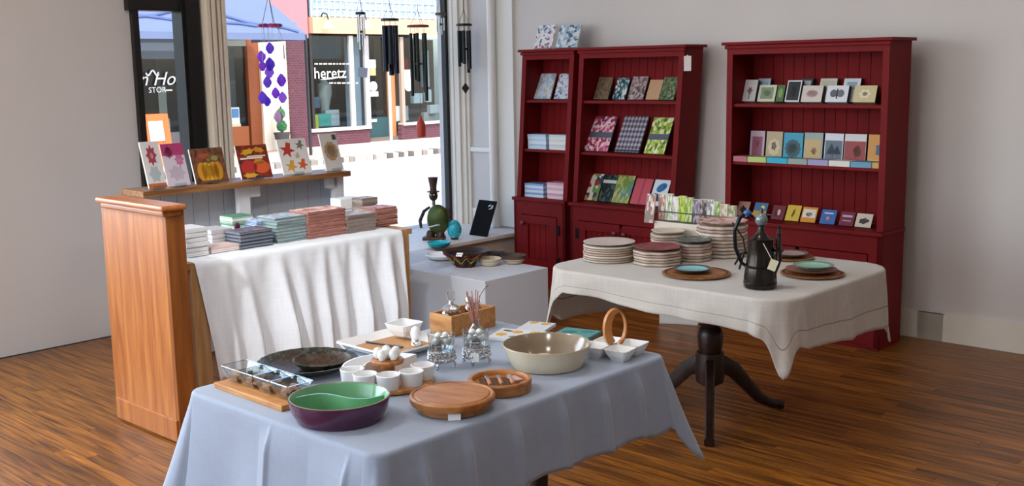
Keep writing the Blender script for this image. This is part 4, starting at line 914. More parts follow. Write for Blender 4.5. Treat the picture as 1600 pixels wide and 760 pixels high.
for x in (-.012, .014): MB().ball(x, -.03, .345, .006, .004, .006, 8).build('eye', mat('#d0ccc4', .4), fg, True)

# ------------------------------------------------------------------ tall wooden cabinet end at the left
M_ORW = wood('#8a4a1c', '#ab6a32', .4, (9, 9, .7), 'honey_wood')
cb_ = thing('wooden_cabinet', 'tall honey coloured wooden cabinet end at the left edge', 'cabinet', -4.21, 2.335, 0)
box(-.28, .03, .52, .54, .05, 1.04, bev=.003).build('panel', M_ORW, cb_); box(-.012, .05, .52, .03, .09, 1.04, bev=.004).build('corner_post', wood('#6f3c16', '#935522', .4, (9, 9, .7)), cb_)
MB().box(-.27, .035, 1.055, .6, .12, .025, bev=.01).box(-.27, .035, 1.03, .56, .09, .025, bev=.008).build('top_moulding', wood('#8a4b1e', '#ad6a32', .35, (.8, 9, 9)), cb_)
box(-.28, .0, .06, .55, .012, .1, bev=.004).build('base_moulding', M_ORW, cb_); box(-.56, .05, .52, .03, .09, 1.04, bev=.004).build('corner_post', M_ORW, cb_)

# ------------------------------------------------------------------ blue table
TZ = .74
bt = thing('dining_table', 'dark wooden table under the grey blue cloth in the foreground', 'table', -2.265, 2.095, 0)
M_DARK = wood('#1d100c', '#341d15', .35, (9, 9, 1.2), 'dark_wood')
box(0, 0, TZ - .015, .79, 1.12, .028, bev=.006).build('tabletop', M_DARK, bt); box(0, 0, TZ - .075, .64, .96, .09).build('apron', M_DARK, bt)
for x in (-.2, .2):
    for y in (-.22, .22):
        MB().box(x, y, .66, .06, .06, .1).lathe([(.018, 0), (.024, .05), (.02, .1), (.03, .45), (.024, .5), (.034, .55), (.03, .61)], 14, x, y).build('leg', M_DARK, bt, True)
M_BLUE = linen('#8f99ab', 'grey_blue_cloth', 900, .04, .6, .35)
cr = [(1, .08), (1, .22), (1, .385), (1, .56), (1, .73), (1, .88), (0, .5), (0, .93), (2, .3), (2, .7), (3, .5)]
mb = drape(-.405, .405, -.57, .575, .035, [[(0, .24), (1, .26)], [(0, .24), (.4, .2), (.75, .21), (.93, .205), (1, .17)], [(0, .17), (.1, .2), (1, .2)], [(0, .2), (1, .24)]], (.12, .1, .17, .12), flare=.022, tipout=.10, creases=cr, crisp=.013, rumple=.004, pleat=.003, seed=3)
solidify(solo(mb, 'blue_tablecloth', M_BLUE, 'grey blue cloth with pressed folds draped over the foreground table', 'tablecloth', -2.265, 2.095, TZ + .0015, smooth=True))
Z = TZ + .0030
def P(x, y, z=Z): q = onz(x, y, z); return q[0], q[1]
M_WCER = mat('#f1f1ef', .18, spec=.6, name='white_glaze'); M_ACW = wood('#8d5327', '#c0824a', .4, (3, 16, 16), 'acacia', band=7); M_TAN = wood('#b0713a', '#cf9557', .45, (3, 16, 16), 'light_wood')
M_SILV = mat('#c9c9c8', .18, 1.0, bump=.6, bscale=160, name='silver'); M_CHROME = mat('#d8d8d8', .12, 1.0)
M_TAG = mat('#e9eaec', .6)
def sqbowl(mb, cx, cy, w0, w1, h, z=0, t=.004, rz=0):
    ring = lambda w, zz: [mb.bm.verts.new((cx + (x * math.cos(rz) - y * math.sin(rz)) * w, cy + (x * math.sin(rz) + y * math.cos(rz)) * w, z + zz)) for x, y in
        [(s * (1 if i % 2 == 0 else 1), q) for i, (s, q) in enumerate(((-.5, -.42), (-.42, -.5), (.42, -.5), (.5, -.42), (.5, .42), (.42, .5), (-.42, .5), (-.5, .42)))]]
    R = [ring(w0, 0), ring(w0 * 1.05, .002), ring((w0 + w1) * .53, h * .5), ring(w1, h), ring(w1 - 2 * t, h), ring((w0 + w1) * .5 - 2 * t, h * .5), ring(w0 - t, .006)]
    for a, b in zip(R, R[1:]):
        for k in range(8): mb.bm.faces.new((a[k], a[(k + 1) % 8], b[(k + 1) % 8], b[k]))
    mb.bm.faces.new(R[0][::-1]); mb.bm.faces.new(R[-1]); return mb
M_ACRYL2 = pane_mat('clear_acrylic_rim', '#dfe5e8', .35)
# acrylic snack tray on wooden board
t = thing('snack_tray', 'clear compartment tray of brown snacks on wooden board at left corner', 'tray', -2.465, 1.64, Z, -.02)
box(0, 0, .008, .335, .13, .016, bev=.003).build('board', M_TAN, t)
for k in range(4):
    mb = sqbowl(MB(), -.123 + k * .082, 0, .056, .088, .044, .0165, .0025)
    pk = mb.build('clear_pocket', M_ACRYL, t)
    mb = MB(); q = -.123 + k * .082
    for sx, sy, w_, d_ in ((-.041, 0, .003, .076), (.041, 0, .003, .076), (0, -.041, .076, .003), (0, .041, .076, .003)): mb.box(q + sx, sy, .0605, w_, d_, .0015)
    mb.build('pocket_rim', M_ACRYL2, pk)
mb = MB()
for k in range(4):
    for i in range(16): mb.box(-.123 + k * .082 + rnd.uniform(-.022, .022), rnd.uniform(-.022, .022), .026 + rnd.random() * .016, .02, .014, .006, rz=rnd.uniform(0, 3), rx=rnd.uniform(-.5, .5), ry=rnd.uniform(-.5, .5))
o = mb.build('snacks', mat('#a98468', .7, var=.25, vscale=40), t); o['kind'] = 'stuff'
# dark chip and dip platter
A, B = P(488, 570); A += .045; B -= .048; pl = thing('dip_platter', 'dark green and brown glazed platter with scalloped rim and raised dip well', 'platter', A, B, Z)
scal = lambda n, a: (lambda t: 1 + a * math.cos(n * t))
M_GLZ = blotch(('#2c3128', '#3a2a1e', '#4a4a3c', '#22251f', '#39382c', '#57503f'), 6, .45, 'noise', coord='Object', stretch=(5, 5, 5)); M_GLB = blotch(('#3d2a1c', '#4b3524', '#2f2118', '#54402c'), 6, .45, 'noise', coord='Object', stretch=(5, 5, 5))
MB().lathe([(.07, 0), (.075, .003), (.12, .015), (.145, .03), (.148, .033), (.143, .034), (.118, .021), (.07, .01), (0, .01)], 72, wave=scal(24, .012)).build('plate', M_GLZ, pl, True)
MB().lathe([(0, .0115), (.07, .0115), (.115, .0215)], 48, cap=False).build('plate_glaze', M_GLB, pl, True)
MB().lathe([(.055, .009), (.07, .02), (.085, .036), (.088, .038), (.083, .0395), (.066, .022), (.04, .015), (0, .0145)], 60, .038, .025, wave=scal(20, .014)).build('dip_well', M_GLZ, pl, True)
MB().lathe([(0, .016), (.04, .0165), (.064, .0235), (.077, .034)], 40, .038, .025, cap=False).build('well_glaze', M_GLB, pl, True)
# green and purple divided dish
A, B = P(537, 652); gd = thing('divided_dish', 'round oven dish, purple outside and green inside with curved divider', 'dish', A + .005, B - .015, Z, .8)
M_PUR = mat('#4f2948', .15, spec=.6); M_GREEN = mat('#6ba377', .15, spec=.6)
MB().lathe([(.098, 0), (.106, .003), (.12, .03), (.127, .058), (.1265, .0605), (.122, .061)], 64, ex=1.02, ey=.98, cap='low').build('outer_shell', M_PUR, gd, True)
MB().lathe([(.122, .061), (.12, .058), (.114, .03), (.1, .01), (.09, .0075), (0, .0075)], 64, ex=1.02, ey=.98, cap=False).build('inner_glaze', M_GREEN, gd, True)
pts = [(-.113 + .226 * k / 24, .028 * math.sin((k / 24) * 2 * PI) + .02) for k in range(25)]
mb = MB()
for (xa, ya), (xb, yb) in zip(pts, pts[1:]):
    mb.prism([(xa, ya - .003), (xb, yb - .003), (xb, yb + .003), (xa, ya + .003)], .008, .054, 'z')
mb.build('divider', M_GREEN, gd)
MB().lathe([(.1235, .0605), (.1245, .0622), (.1225, .0622)], 64, ex=1.02, ey=.98, cap=False).build('bare_rim', mat('#b9a98f', .5), gd, True)
# lazy susan with ramekins and egg-like salt shakers
A, B = P(610, 592); A += .08; B -= .084; ls = thing('relish_server', 'round wooden server with ring of white ramekins', 'server', A - .05, B + .05, Z)
MB().lathe([(.1, 0), (.132, .004), (.132, .012), (.125, .014), (0, .014)], 48).build('wooden_base', M_TAN, ls, True)
for a_, rr_, r_ in ((-20, .1, .034), (-58, .102, .034), (-96, .102, .034), (20, .1, .034), (60, .1, .034)):
    x, y = rr_ * math.cos(math.radians(a_ - 20)), rr_ * math.sin(math.radians(a_ - 20))
    rm = MB().lathe([(r_ * .86, .014), (r_ * .9, .016), (r_, .052), (r_ * 1.02, .054), (r_ * .95, .055), (r_ * .84, .022), (0, .02)], 28, x, y).build('ramekin', M_WCER, ls, True)
mb = MB(); n = 22; outp, inp = [], []
for k in range(n + 1):
    t = math.radians(100 + 130 * k / n); outp.append((.128 * math.cos(t), .128 * math.sin(t))); inp.append((.066 * math.cos(t), .066 * math.sin(t)))
for k in range(n):
    for pa, pb, s in ((outp[k], outp[k + 1], 1), (inp[k], inp[k + 1], 1)):
        d = .96; mb.prism([pa, pb, (pb[0] * d, pb[1] * d), (pa[0] * d, pa[1] * d)], .014, .055, 'z')
    mb.prism([outp[k], outp[k + 1], inp[k + 1], inp[k]], .014, .02, 'z')
for k in (0, n): mb.box((outp[k][0] + inp[k][0]) / 2, (outp[k][1] + inp[k][1]) / 2, .034, .066, .005, .042, rz=math.radians(100 + 130 * k / n))
mb.build('crescent_dish', M_WCER, ls)
MB().lathe([(.025, .014), (.02, .03), (.02, .055), (.045, .06), (.048, .068), (.044, .072), (0, .072)], 32, -.0, .0).build('centre_stand', M_ACW, ls, True)
egp = [(A - .05 + R * math.cos(2 * PI * k / 5), B + .05 + R * math.sin(2 * PI * k / 5)) for k, R in ((0, .027), (1, .027), (2, .027), (3, .027), (4, .027), (5, 0))]
egp.sort(key=lambda p: proj(p[0], p[1], Z)[0])
RANK = ('leftmost', 'second from left', 'third from left', 'fourth from left', 'fifth from left', 'rightmost')
for k, (ea, eb_) in enumerate(egp):
    solo(MB().lathe([(0, 0), (.008, .001), (.0135, .012), (.013, .02), (.009, .029), (0, .033)], 16), 'white_egg', M_WCER, f'small white egg on the relish server centre, {RANK[k]} of six', 'egg', ea, eb_, Z + .0725, group='white eggs on the relish server', smooth=True)
# white rectangular tray with cork centre
wt = thing('serving_tray', 'white rectangular serving tray with tan cork centre', 'tray', -2.565, 2.19, Z, .0)
mb = MB(); mb.box(0, 0, .006, .2, .2, .01, bev=.003)
for sx, sy, w, d in ((.112, 0, .045, .25), (-.112, 0, .045, .25), (0, .112, .25, .045), (0, -.112, .25, .045)): mb.box(sx, sy, .017, w, d, .007, ry=-.45 * (1 if sx > 0 else -1 if sx < 0 else 0), rx=.45 * (1 if sy > 0 else -1 if sy < 0 else 0), bev=.002)
mb.build('tray', M_WCER, wt); box(0, 0, .0125, .17, .17, .003).build('cork_mat', mat('#b98a5c', .9, bump=.4, bscale=300, var=.1, vscale=60), wt)
solo(MB().box(0, 0, .004, .1, .008, .004, rz=.2, bev=.0015).box(.07, .014, .004, .05, .014, .003, rz=.2, bev=.001), 'spreader_knife', mat('#4a4542', .3, .8), 'small dark spreader knife lying on the cork of the white tray', 'knife', -2.60, 2.155, Z + .014)
A, B = -2.60, 2.265; sb = thing('square_bowl', 'small white square bowl standing at back of white tray', 'bowl', A, B, Z + .026, .1)
sqbowl(MB(), 0, 0, .055, .095, .04).build('shell', M_WCER, sb)
A, B = P(650, 549); sh = thing('salt_shaker', 'small white shaker with silver ball on the white tray', 'shaker', A - .01, B + .01, Z + .014)
MB().lathe([(.012, 0), (.016, .004), (.013, .02), (.017, .04), (.014, .055), (.006, .062), (0, .063)], 18).build('body', M_WCER, sh, True); MB().ball(.012, -.012, .017, .011, seg=14).build('ball', M_CHROME, sh, True)
# two crystal cups in ornate silver stands
for i, (A, B, lab) in enumerate(((-2.285, 2.135, 'left crystal cup in ornate footed silver stand'), (-2.235, 2.232, 'right crystal cup in ornate silver stand with white tag'))):
    c = thing('crystal_cup', lab, 'cup', A, B, Z, group='crystal cups in silver stands')
    MB().lathe([(.024, .04), (.034, .046), (.036, .06), (.039, .098), (.041, .104), (.039, .105), (.034, .062), (.03, .05), (0, .048)], 32, wave=scal(16, .03)).build('glass', M_CRYST, c)
    mb = MB()
    for zz, r in ((.052, .039), (.022, .035), (.037, .038)): mb.tube([(r * math.cos(t), r * math.sin(t), zz) for t in [2 * PI * k / 28 for k in range(28)]], .0028, 6, True)
    for k in range(14):
        t = 2 * PI * k / 14; u = t + 2 * PI / 28
        mb.tube([(.037 * math.cos(t), .037 * math.sin(t), .022), (.040 * math.cos(u), .040 * math.sin(u), .037), (.039 * math.cos(t), .039 * math.sin(t), .052)], .0026, 6)
        mb.ball(.0395 * math.cos(u), .0395 * math.sin(u), .03, .0055, seg=8); mb.ball(.039 * math.cos(t), .039 * math.sin(t), .045, .004, seg=8)
    mb.build('filigree_stand', M_SILV, c, True)
    for k in range(4):
        t = 2 * PI * k / 4 + .5; x, y = math.cos(t), math.sin(t)
        MB().tube([(.033 * x, .033 * y, .024), (.042 * x, .042 * y, .014), (.038 * x, .038 * y, .006), (.045 * x, .045 * y, .005)], [.004, .004, .005, .004]).build('foot', M_SILV, c, True)
    if i: box(.026, -.034, .03, .026, .002, .026, rz=.4).build('price_tag', M_TAG, c)
    tt = sorted([2 * PI * k / 5 + i for k in range(5)], key=lambda t: proj(A + .018 * math.cos(t), B + .018 * math.sin(t), Z)[0])
    for k, t in enumerate(tt):
        solo(MB().ball(0, 0, .011, .011, seg=12), 'glass_ball', M_CHROME if k == 2 else mat('#e4e2de', .25), f'shiny ball in the {"right" if i else "left"} crystal cup, {RANK[k] if k < 4 else "rightmost"} of five', 'ball', A + .018 * math.cos(t), B + .018 * math.sin(t), Z + .068 + .022 * (k % 2), group='balls in the ' + ('right' if i else 'left') + ' crystal cup', smooth=True)
# wooden box with jars, reed diffuser
wb = thing('wooden_box', 'small open light wood box holding glass jars at back of the blue table', 'box', -2.575, 2.51, Z)
for nm, a_ in (('front_board', (.048, 0, .035, .01, .2, .07)), ('back_board', (-.048, 0, .035, .01, .2, .07)), ('end_board', (0, -.1, .035, .106, .01, .07)), ('end_board', (0, .1, .035, .106, .01, .07)), ('bottom_board', (0, 0, .005, .09, .19, .008))): box(*a_, bev=.001).build(nm, M_TAN, wb)
j = thing('glass_jar', 'glass jar with silver lid and ring handle in the wooden box', 'jar', -2.575, 2.455, Z + .0095)
MB().lathe([(.03, 0), (.033, .004), (.033, .06), (.028, .068), (.026, .068), (.03, .058), (.03, .006), (0, .005)], 24).build('glass', M_CRYST, j, True); MB().lathe([(.03, .068), (.031, .076), (.02, .084), (.008, .09), (.006, .1), (0, .1)], 24).build('lid', M_SILV, j, True)
MB().tube([(.018 * math.cos(t) , 0, .118 + .02 * math.sin(t)) for t in [2 * PI * k / 20 for k in range(20)]], .0025, 6, True).build('ring_handle', M_CHROME, j, True)
j = thing('glass_jar', 'glass jar with silver spoon and spout at the right end of wooden box', 'jar', -2.575, 2.56, Z + .0095)
MB().lathe([(.028, 0), (.03, .004), (.03, .06), (.024, .07), (.024, .078), (.028, .082), (.026, .082), (.022, .07), (.027, .058), (.027, .006), (0, .005)], 24).build('glass', M_CRYST, j, True)
MB().tube([(0, -.005, .02), (.005, .03, .1), (.006, .055, .122)], .0025, 6).ball(.006, .06, .126, .006, .012, .004, 10).build('spoon', M_CHROME, j, True); MB().lathe([(.012, .07), (.012, .09), (.006, .098), (0, .098)], 14, -.008, -.012).build('stopper', M_SILV, j, True)
A, B = P(744, 540); rd = thing('reed_diffuser', 'glass diffuser bottle with pinkish reeds fanning out behind the crystal cups', 'diffuser', A - .02, B + .02, Z)
MB().lathe([(.024, 0), (.026, .004), (.026, .045), (.012, .06), (.011, .075), (.013, .078), (.009, .078), (.009, .06), (.022, .043), (.022, .006), (0, .005)], 20).build('bottle', M_CRYST, rd, True)
for k in range(9):
    dx, dy = rnd.uniform(-.02, .02), rnd.uniform(-.034, .03); MB().tube([(-dx * .3, -dy * .3, .01), (dx * 1.1, dy * 1.1, .165 + rnd.uniform(-.02, .012))], .0017, 5).build('reed', mat('#b5786a', .7), rd)
# round cutting boards
A, B = P(704, 650); cbd = thing('cutting_board', 'round acacia cutting board with juice groove and tag, nearest the table edge', 'board', A - .038, B + .044, Z, .35)
MB().lathe([(.085, 0), (.092, .003), (.092, .016), (.085, .018)], 48).build('foot', M_ACW, cbd, True)
MB().lathe([(.088, .018), (.108, .02), (.112, .026), (.112, .038), (.108, .042), (.105, .042), (.102, .039), (.098, .039), (.095, .042), (0, .042)], 64).build('disc', M_ACW, cbd, True)
box(.0, -.1, .011, .032, .002, .02).build('price_tag', M_TAG, cbd).rotation_euler = (0, 0, .5)
A, B = P(763, 622); cb2 = thing('cheese_board', 'round acacia cheese board opened to show recessed knives', 'board', A - .028, B + .075, Z, .9); cb2.scale = (.9, .9, 1)
MB().lathe([(.088, 0), (.096, .003), (.099, .03), (.096, .034), (.086, .034), (.083, .03), (.083, .02), (0, .02)], 56).build('base', M_ACW, cb2, True)
box(-.0, 0, .021, .12, .1, .002, bev=.0005).build('recess', mat('#5e3a20', .6), cb2)
for k, (x, c) in enumerate(((-.035, '#b0764a'), (0, '#b0764a'), (.035, '#b0764a'))):
    h = MB().lathe([(.005, 0), (.007, .02), (.006, .05), (.004, .055)], 10).build('knife_handle', mat(c, .4), cb2, True, (x, -.05, .028), (-PI / 2, 0, 0)); MB().box(0, 0, .078, .012, .002, .045, bev=.0008).build('knife_blade', M_CHROME, h)
MB().box(.05, .02, .024, .03, .05, .004, rz=.4, bev=.001).build('pink_label', mat('#c9a49a', .6), cb2)
# cream baking dish
A, B = P(859, 588); cd = thing('baking_dish', 'round cream baking dish with taupe glaze inside at right of blue table', 'dish', A - .08, B + .08, Z)
MB().lathe([(.098, 0), (.106, .003), (.122, .036), (.13, .062), (.132, .066), (.129, .069)], 64, cap='low').build('outer_shell', mat('#d9cdb2', .18, spec=.6), cd, True)
MB().lathe([(.129, .069), (.126, .066), (.117, .036), (.1, .011), (.09, .0085), (0, .0085)], 64, cap=False).build('inner_glaze', mat('#8f7d66', .15, spec=.6), cd, True)
MB().lathe([(.1275, .0672), (.1305, .0692), (.132, .0665)], 64, cap=False).build('rim', mat('#b5a283', .3), cd, True)
# four part white server with wooden loop handle
A, B = P(962, 565); fs = thing('four_part_server', 'four joined white square bowls with bent wooden loop handle', 'server', A - .045, B + .055, Z, .15)
for x, y in ((-.041, -.041), (.041, -.041), (.041, .041), (-.041, .041)): sqbowl(MB(), x, y, .042, .078, .036).build('bowl', M_WCER, fs)
box(0, 0, .012, .05, .05, .02, rz=PI / 4).build('joint', M_WCER, fs)
mb = MB(); outp, inp = [], []
for k in range(25):
    t = math.radians(-80 + 320 * k / 24); outp.append((.038 * math.cos(t), .085 + .062 * math.sin(t)))
for k in range(25):
    t = math.radians(-80 + 320 * k / 24); inp.append((.010 + .024 * math.cos(t), .088 + .047 * math.sin(t)))
for k in range(24): mb.prism([outp[k], outp[k + 1], inp[k + 1], inp[k]], -.008, .008, 'y')
h = mb.build('loop_handle', mat('#b5763c', .35, var=.08, vscale=30), fs); h.rotation_euler = (0, 0, .95)
# flat printed packs at the back of the table
def flat(lab, pxy, w, d, rz, c, parts, t=.012, grp='flat picture packs at the back of the blue table'):
    q = P(*pxy); r = thing('picture_pack', lab, 'napkin pack', q[0], q[1], Z, rz, grp)
    box(0, 0, t / 2, w, d, t, bev=.002).build('pack', mat(c, .4), r)
    for nm, poly, col in parts: MB().prism([(x * w, y * d) for x, y in poly], t, t + .0008, 'z').build(nm, mat(col, .5), r)
    return r
yl = [('printed_flower', ell(x, y, .13, .17, 12, 0, 1, -.35), '#d9a41c') for x, y in ((-.3, -.15), (-.05, .2), (.22, -.2), (.32, .25))] + [('printed_leaf', ell(.05, -.25, .16, .07, 8, .5), '#6b7a3c'), ('printed_leaf', ell(-.28, .25, .14, .06, 8, -.4), '#54603a')]
flat('white picture pack with yellow flowers at the back of blue table', (808, 528), .16, .13, .35, '#dfe0e2', yl)
flat('white picture pack with yellow band, second along the back edge', (838, 515), .1, .12, .35, '#d6d9de', [('printed_flower', ell(.2, .3, .2, .15, 12, 0, 1, -.35), '#d2a12a'), ('printed_flower', ell(-.25, .35, .18, .13, 12, 0, 1, -.35), '#cf9d2c')])
flat('teal and green picture pack at back edge of the blue table', (898, 527), .13, .14, .25, '#4d8f8c', [('printed_leaf', ell(-.2, .1, .2, .1, 10, .4), '#2f6f72'), ('printed_leaf', ell(.15, -.15, .22, .09, 10, -.4), '#7fae94'), ('printed_leaf', ell(.2, .28, .18, .08, 10, .2), '#33787c')])

# ------------------------------------------------------------------ white cloth table
UZ = .722; UA, UB = -2.62, 4.13
ut = thing('pedestal_table', 'dark turned pedestal table with three curved legs under the off white cloth', 'table', UA, UB, 0)
poly = []
for cx, cy, a0 in ((.49, -.34, -90), (.49, .34, 0), (-.44, .34, 90), (-.44, -.34, 180)):
    for k in range(9): t = math.radians(a0 + 90 * k / 8); poly.append((cx + .145 * math.cos(t), cy + .145 * math.sin(t)))
MB().prism(poly, UZ - .03, UZ - .002, 'z').build('tabletop', M_DARK, ut)
MB().box(0, 0, UZ - .055, .3, .3, .05).lathe([(.05, .32), (.055, .35), (.06, .4), (.05, .43), (.042, .44), (.062, .47), (.068, .51), (.055, .55), (.04, .565), (.058, .58), (.06, .6), (.045, .63), (.048, .68)], 28).lathe([(.03, .16), (.062, .18), (.07, .24), (.062, .32)], 28).build('column', M_DARK, ut, True)
base_dir = math.atan2(-.97, -.24) - TH
for k in range(3):
    t = base_dir + k * 2 * PI / 3 + .06; c, s = math.cos(t), math.sin(t)
    prof = [(.05, .26), (.12, .225), (.19, .15), (.26, .075), (.33, .035), (.39, .022)]
    mb = MB(); rings = []
    for i, (r, z) in enumerate(prof):
        d = Vector(prof[min(i + 1, 5)]) - Vector(prof[max(i - 1, 0)]); d.normalize(); nx = Vector((-d.y, d.x)); hh = (.042, .036, .03, .026, .02, .02)[i]; ww = (.024, .022, .02, .019, .02, .022)[i]
        ring = []
        for sh_, sw_ in ((1, .7), (1, -.7), (.6, -1), (-.6, -1), (-1, -.7), (-1, .7), (-.6, 1), (.6, 1)):
            p = Vector((r, z)) + nx * hh * sh_; ring.append(mb.bm.verts.new((p.x * c - ww * sw_ * s, p.x * s + ww * sw_ * c, max(p.y, .001))))
        rings.append(ring)
    for a, b in zip(rings, rings[1:]):
        for q in range(8): mb.bm.faces.new((a[q], a[(q + 1) % 8], b[(q + 1) % 8], b[q]))
    mb.bm.faces.new(rings[0][::-1]); mb.bm.faces.new(rings[-1]); mb.build('leg', M_DARK, ut, True)
M_OFFW = linen('#d6cec4', 'off_white_linen', 420, .09, .9, .2, .3)
mb = drape(-.59, .64, -.49, .49, .15, [[(0, .085), (.5, .12), (1, .13)], [(0, .2), (.5, .235), (1, .25)], [(0, .25), (1, .25)], [(0, .33), (1, .27)]], (.2, .14, .1, .1), flare=.015, tipout=.03, tpow=9, nearf=.05, creases=[(1, .12), (1, .3), (1, .5), (1, .7), (3, .3), (3, .6)], crisp=.004, rumple=.006, pleat=.006, seed=8, hemline=.62)
solidify(solo(mb, 'linen_tablecloth', [M_OFFW, mat('#9a8f82', .9)], 'off white linen cloth with open hem draped over the pedestal table', 'tablecloth', UA, UB, UZ, smooth=True))
Y = UZ + .003
def plates(lab, A, B, r, n, h, cols, top, wave=None, grp=None, name='plate', cat='plate', deep=.35):
    for k in range(n):
        z = Y + k * h; last = k == n - 1; m = top if last else cols[k % len(cols)]
        p = [(r * .62, 0), (r * .66, .0005), (r * .97, h * (.55 + deep)), (r, h * (.72 + deep)), (r * .97, h * (.86 + deep)), (r * .7, h * .62), (0, h * .6)] if last else [(r * .7, 0), (r * .97, h * .1), (r, h * .45), (r * .985, h * .93), (r * .7, h * .93)]
        solo(MB().lathe(p, 56, wave=wave, rz=rnd.random() * .15), name, m, f'{lab}, {"topmost" if last else ORD[k]} of its stack', cat, A + rnd.uniform(-.003, .003), B + rnd.uniform(-.003, .003), z, grp and 0 or 0, grp, True)
pc = [mat('#b9a896', .75, var=.08, vscale=30), mat('#a39282', .75, var=.08, vscale=30), mat('#c4b5a4', .75), mat('#ab8d82', .75)]
g = 'plates stacked on the linen cloth'
plates('cream round plate at left end of linen cloth', -3.075, 3.965, .122, 8, .0108, pc, mat('#c2b3ab', .5), None, g)
plates('scalloped plate right of the round plates', -2.845, 4.03, .11, 6, .0128, pc, blotch(('#7d3a3c', '#8a4a48', '#6e3034'), 8), scal(8, .035), g)
plates('small scalloped plate amid the linen cloth', -2.77, 4.205, .086, 7, .0135, [mat('#b9a597', .7), mat('#a89484', .7), mat('#c9b8a6', .7), mat('#b08a82', .7)], blotch(('#5b5f5a', '#6d7068', '#4c524f'), 8), scal(10, .03), g)
plates('large scalloped plate near the rack', -2.73, 4.395, .118, 10, .0165, pc, blotch(('#b98a86', '#c9a49a', '#a0706c', '#d3bdb0'), 8), scal(12, .03), g)
plates('cream square edged plate before the rack', -3.06, 4.42, .085, 6, .014, pc, mat('#c7b9a8', .6), scal(4, .06), g)
def charger(lab, A, B, r):
    c = thing('charger', lab, 'charger', A, B, Y)
    MB().lathe([(r * .8, 0), (r * .97, .004), (r, .009), (r * .97, .011), (r * .75, .008), (0, .008)], 56).build('plate', wood('#75451f', '#a56c3a', .4, (2, 14, 14)), c, True)
    MB().lathe([(r * .86, .0102), (r * .9, .0118), (r * .93, .0112)], 56, cap=False).build('carved_ring', mat('#4a2812', .5), c, True)
    return c
def smallplate(lab, A, B, z, r, m1, m2):
    p = thing('glazed_plate', lab, 'plate', A, B, z)
    MB().lathe([(r * .6, 0), (r * .65, .001), (r * .95, .012), (r, .016), (r * .96, .017), (r * .62, .006), (0, .006)], 48).build('plate', m1, p, True)
    MB().lathe([(0, .0066), (r * .6, .0068), (r * .82, .0125)], 48, cap=False).build('glaze', m2, p, True)
charger('brown wooden charger under turquoise plate at front of linen cloth', -2.55, 3.90, .148)
smallplate('turquoise plate with dark rim on the front charger', -2.57, 3.90, Y + .0115, .083, mat('#4a4f4c', .2), mat('#7db6bd', .2, var=.08, vscale=20))
charger('brown wooden charger under mint plate at the right of linen cloth', -2.16, 4.20, .135)
smallplate('wide pinkish plate between charger and mint plate', -2.165, 4.20, Y + .0115, .108, mat('#8a5c4c', .3), mat('#9a6a58', .3))
smallplate('mint green plate on the right hand charger', -2.155, 4.20, Y + .0292, .085, mat('#7a9a88', .2), mat('#8fc0a6', .2, var=.08, vscale=20))
charger('brown wooden charger half hidden behind the dark pitcher', -2.43, 4.50, .11)
smallplate('grey pink plate on the charger behind the pitcher', -2.43, 4.50, Y + .0115, .085, mat('#6e5a55', .3), mat('#a8908a', .3))
# dark pitcher
pt_ = thing('metal_pitcher', 'dark metal faceted pitcher with arched handle, glass knob and cream tag', 'pitcher', -2.195, 3.825, Y, .5)
M_GUN = mat('#39342f', .22, .85, var=.2, vscale=18); fac = lambda t: 1 + .02 * math.cos(10 * t)
MB().lathe([(.055, 0), (.064, .003), (.066, .02), (.06, .08), (.052, .13), (.05, .19), (.052, .2), (.047, .2), (.045, .13), (.05, .05), (0, .012)], 40, wave=fac).build('body', M_GUN, pt_, True)
MB().lathe([(.066, .018), (.0675, .022), (.066, .026)], 40, cap=False).lathe([(.061, .085), (.063, .09), (.06, .095)], 40, cap=False).build('band', mat('#1d1b1a', .3, .8), pt_, True)
MB().lathe([(.048, .198), (.03, .21), (.014, .23), (.012, .25), (.018, .255)], 24).build('neck', M_GUN, pt_, True)
MB().ball(0, 0, .278, .025, .025, .028, 18).build('glass_knob', mat('#7d8a8c', .08, .3), pt_, True); MB().tube([(0, 0, .3), (.0, 0, .325)], [.008, .004], 8).build('finial', M_GUN, pt_, True)
MB().tube([(-.03, .0, .285), (-.055, 0, .305), (-.085, 0, .285), (-.105, 0, .23), (-.1, 0, .16), (-.075, 0, .1), (-.056, 0, .085)], [.007, .009, .009, .008, .008, .007, .006]).build('handle', mat('#1c1d20', .25, .7), pt_, True); MB().ball(-.055, -.004, .305, .016, .014, .013, 12).build('blue_bead', mat('#2f5f9e', .15), pt_, True)
MB().tube([(.05, 0, .06), (.072, 0, .12), (.07, 0, .16), (.07, 0, .215)], [.014, .013, .012, .011]).lathe([(.02, .15), (.024, .158), (.01, .165)], 14, .07, 0).lathe([(.006, .21), (.01, .225), (.004, .24), (.007, .25), (0, .262)], 12, .07, 0).build('spout', M_GUN, pt_, True)
box(.05, -.066, .105, .032, .002, .045, ry=.35, rx=.1).build('paper_tag', mat('#d9d6b4', .7), pt_); MB().tube([(.01, -.052, .19), (.045, -.066, .128)], .0015, 5).build('tag_string', mat('#d6d0c0', .7), pt_)
ws = thing('wire_stand', 'small dark wire stand with white ball behind the pitcher handle', 'ornament', -2.47, 4.17, Y, .3)
for k in range(3): t = 2 * PI * k / 3 + .4; MB().tube([(.07 * math.cos(t), .07 * math.sin(t), .004), (.025 * math.cos(t), .025 * math.sin(t), .06), (0, 0, .07)], .005, 6).build('leg', M_GUN, ws, True)
MB().tube([(0, 0, .07), (-.01, 0, .13), (-.06, 0, .2)], .004, 6).build('arm', M_GUN, ws, True); MB().ball(.045, 0, .085, .02, .02, .028, 14).build('white_ball', mat('#dcdcd8', .3), ws, True); MB().tube([(0, 0, .065), (.045, 0, .06)], .004, 6).build('holder', M_GUN, ws, True)
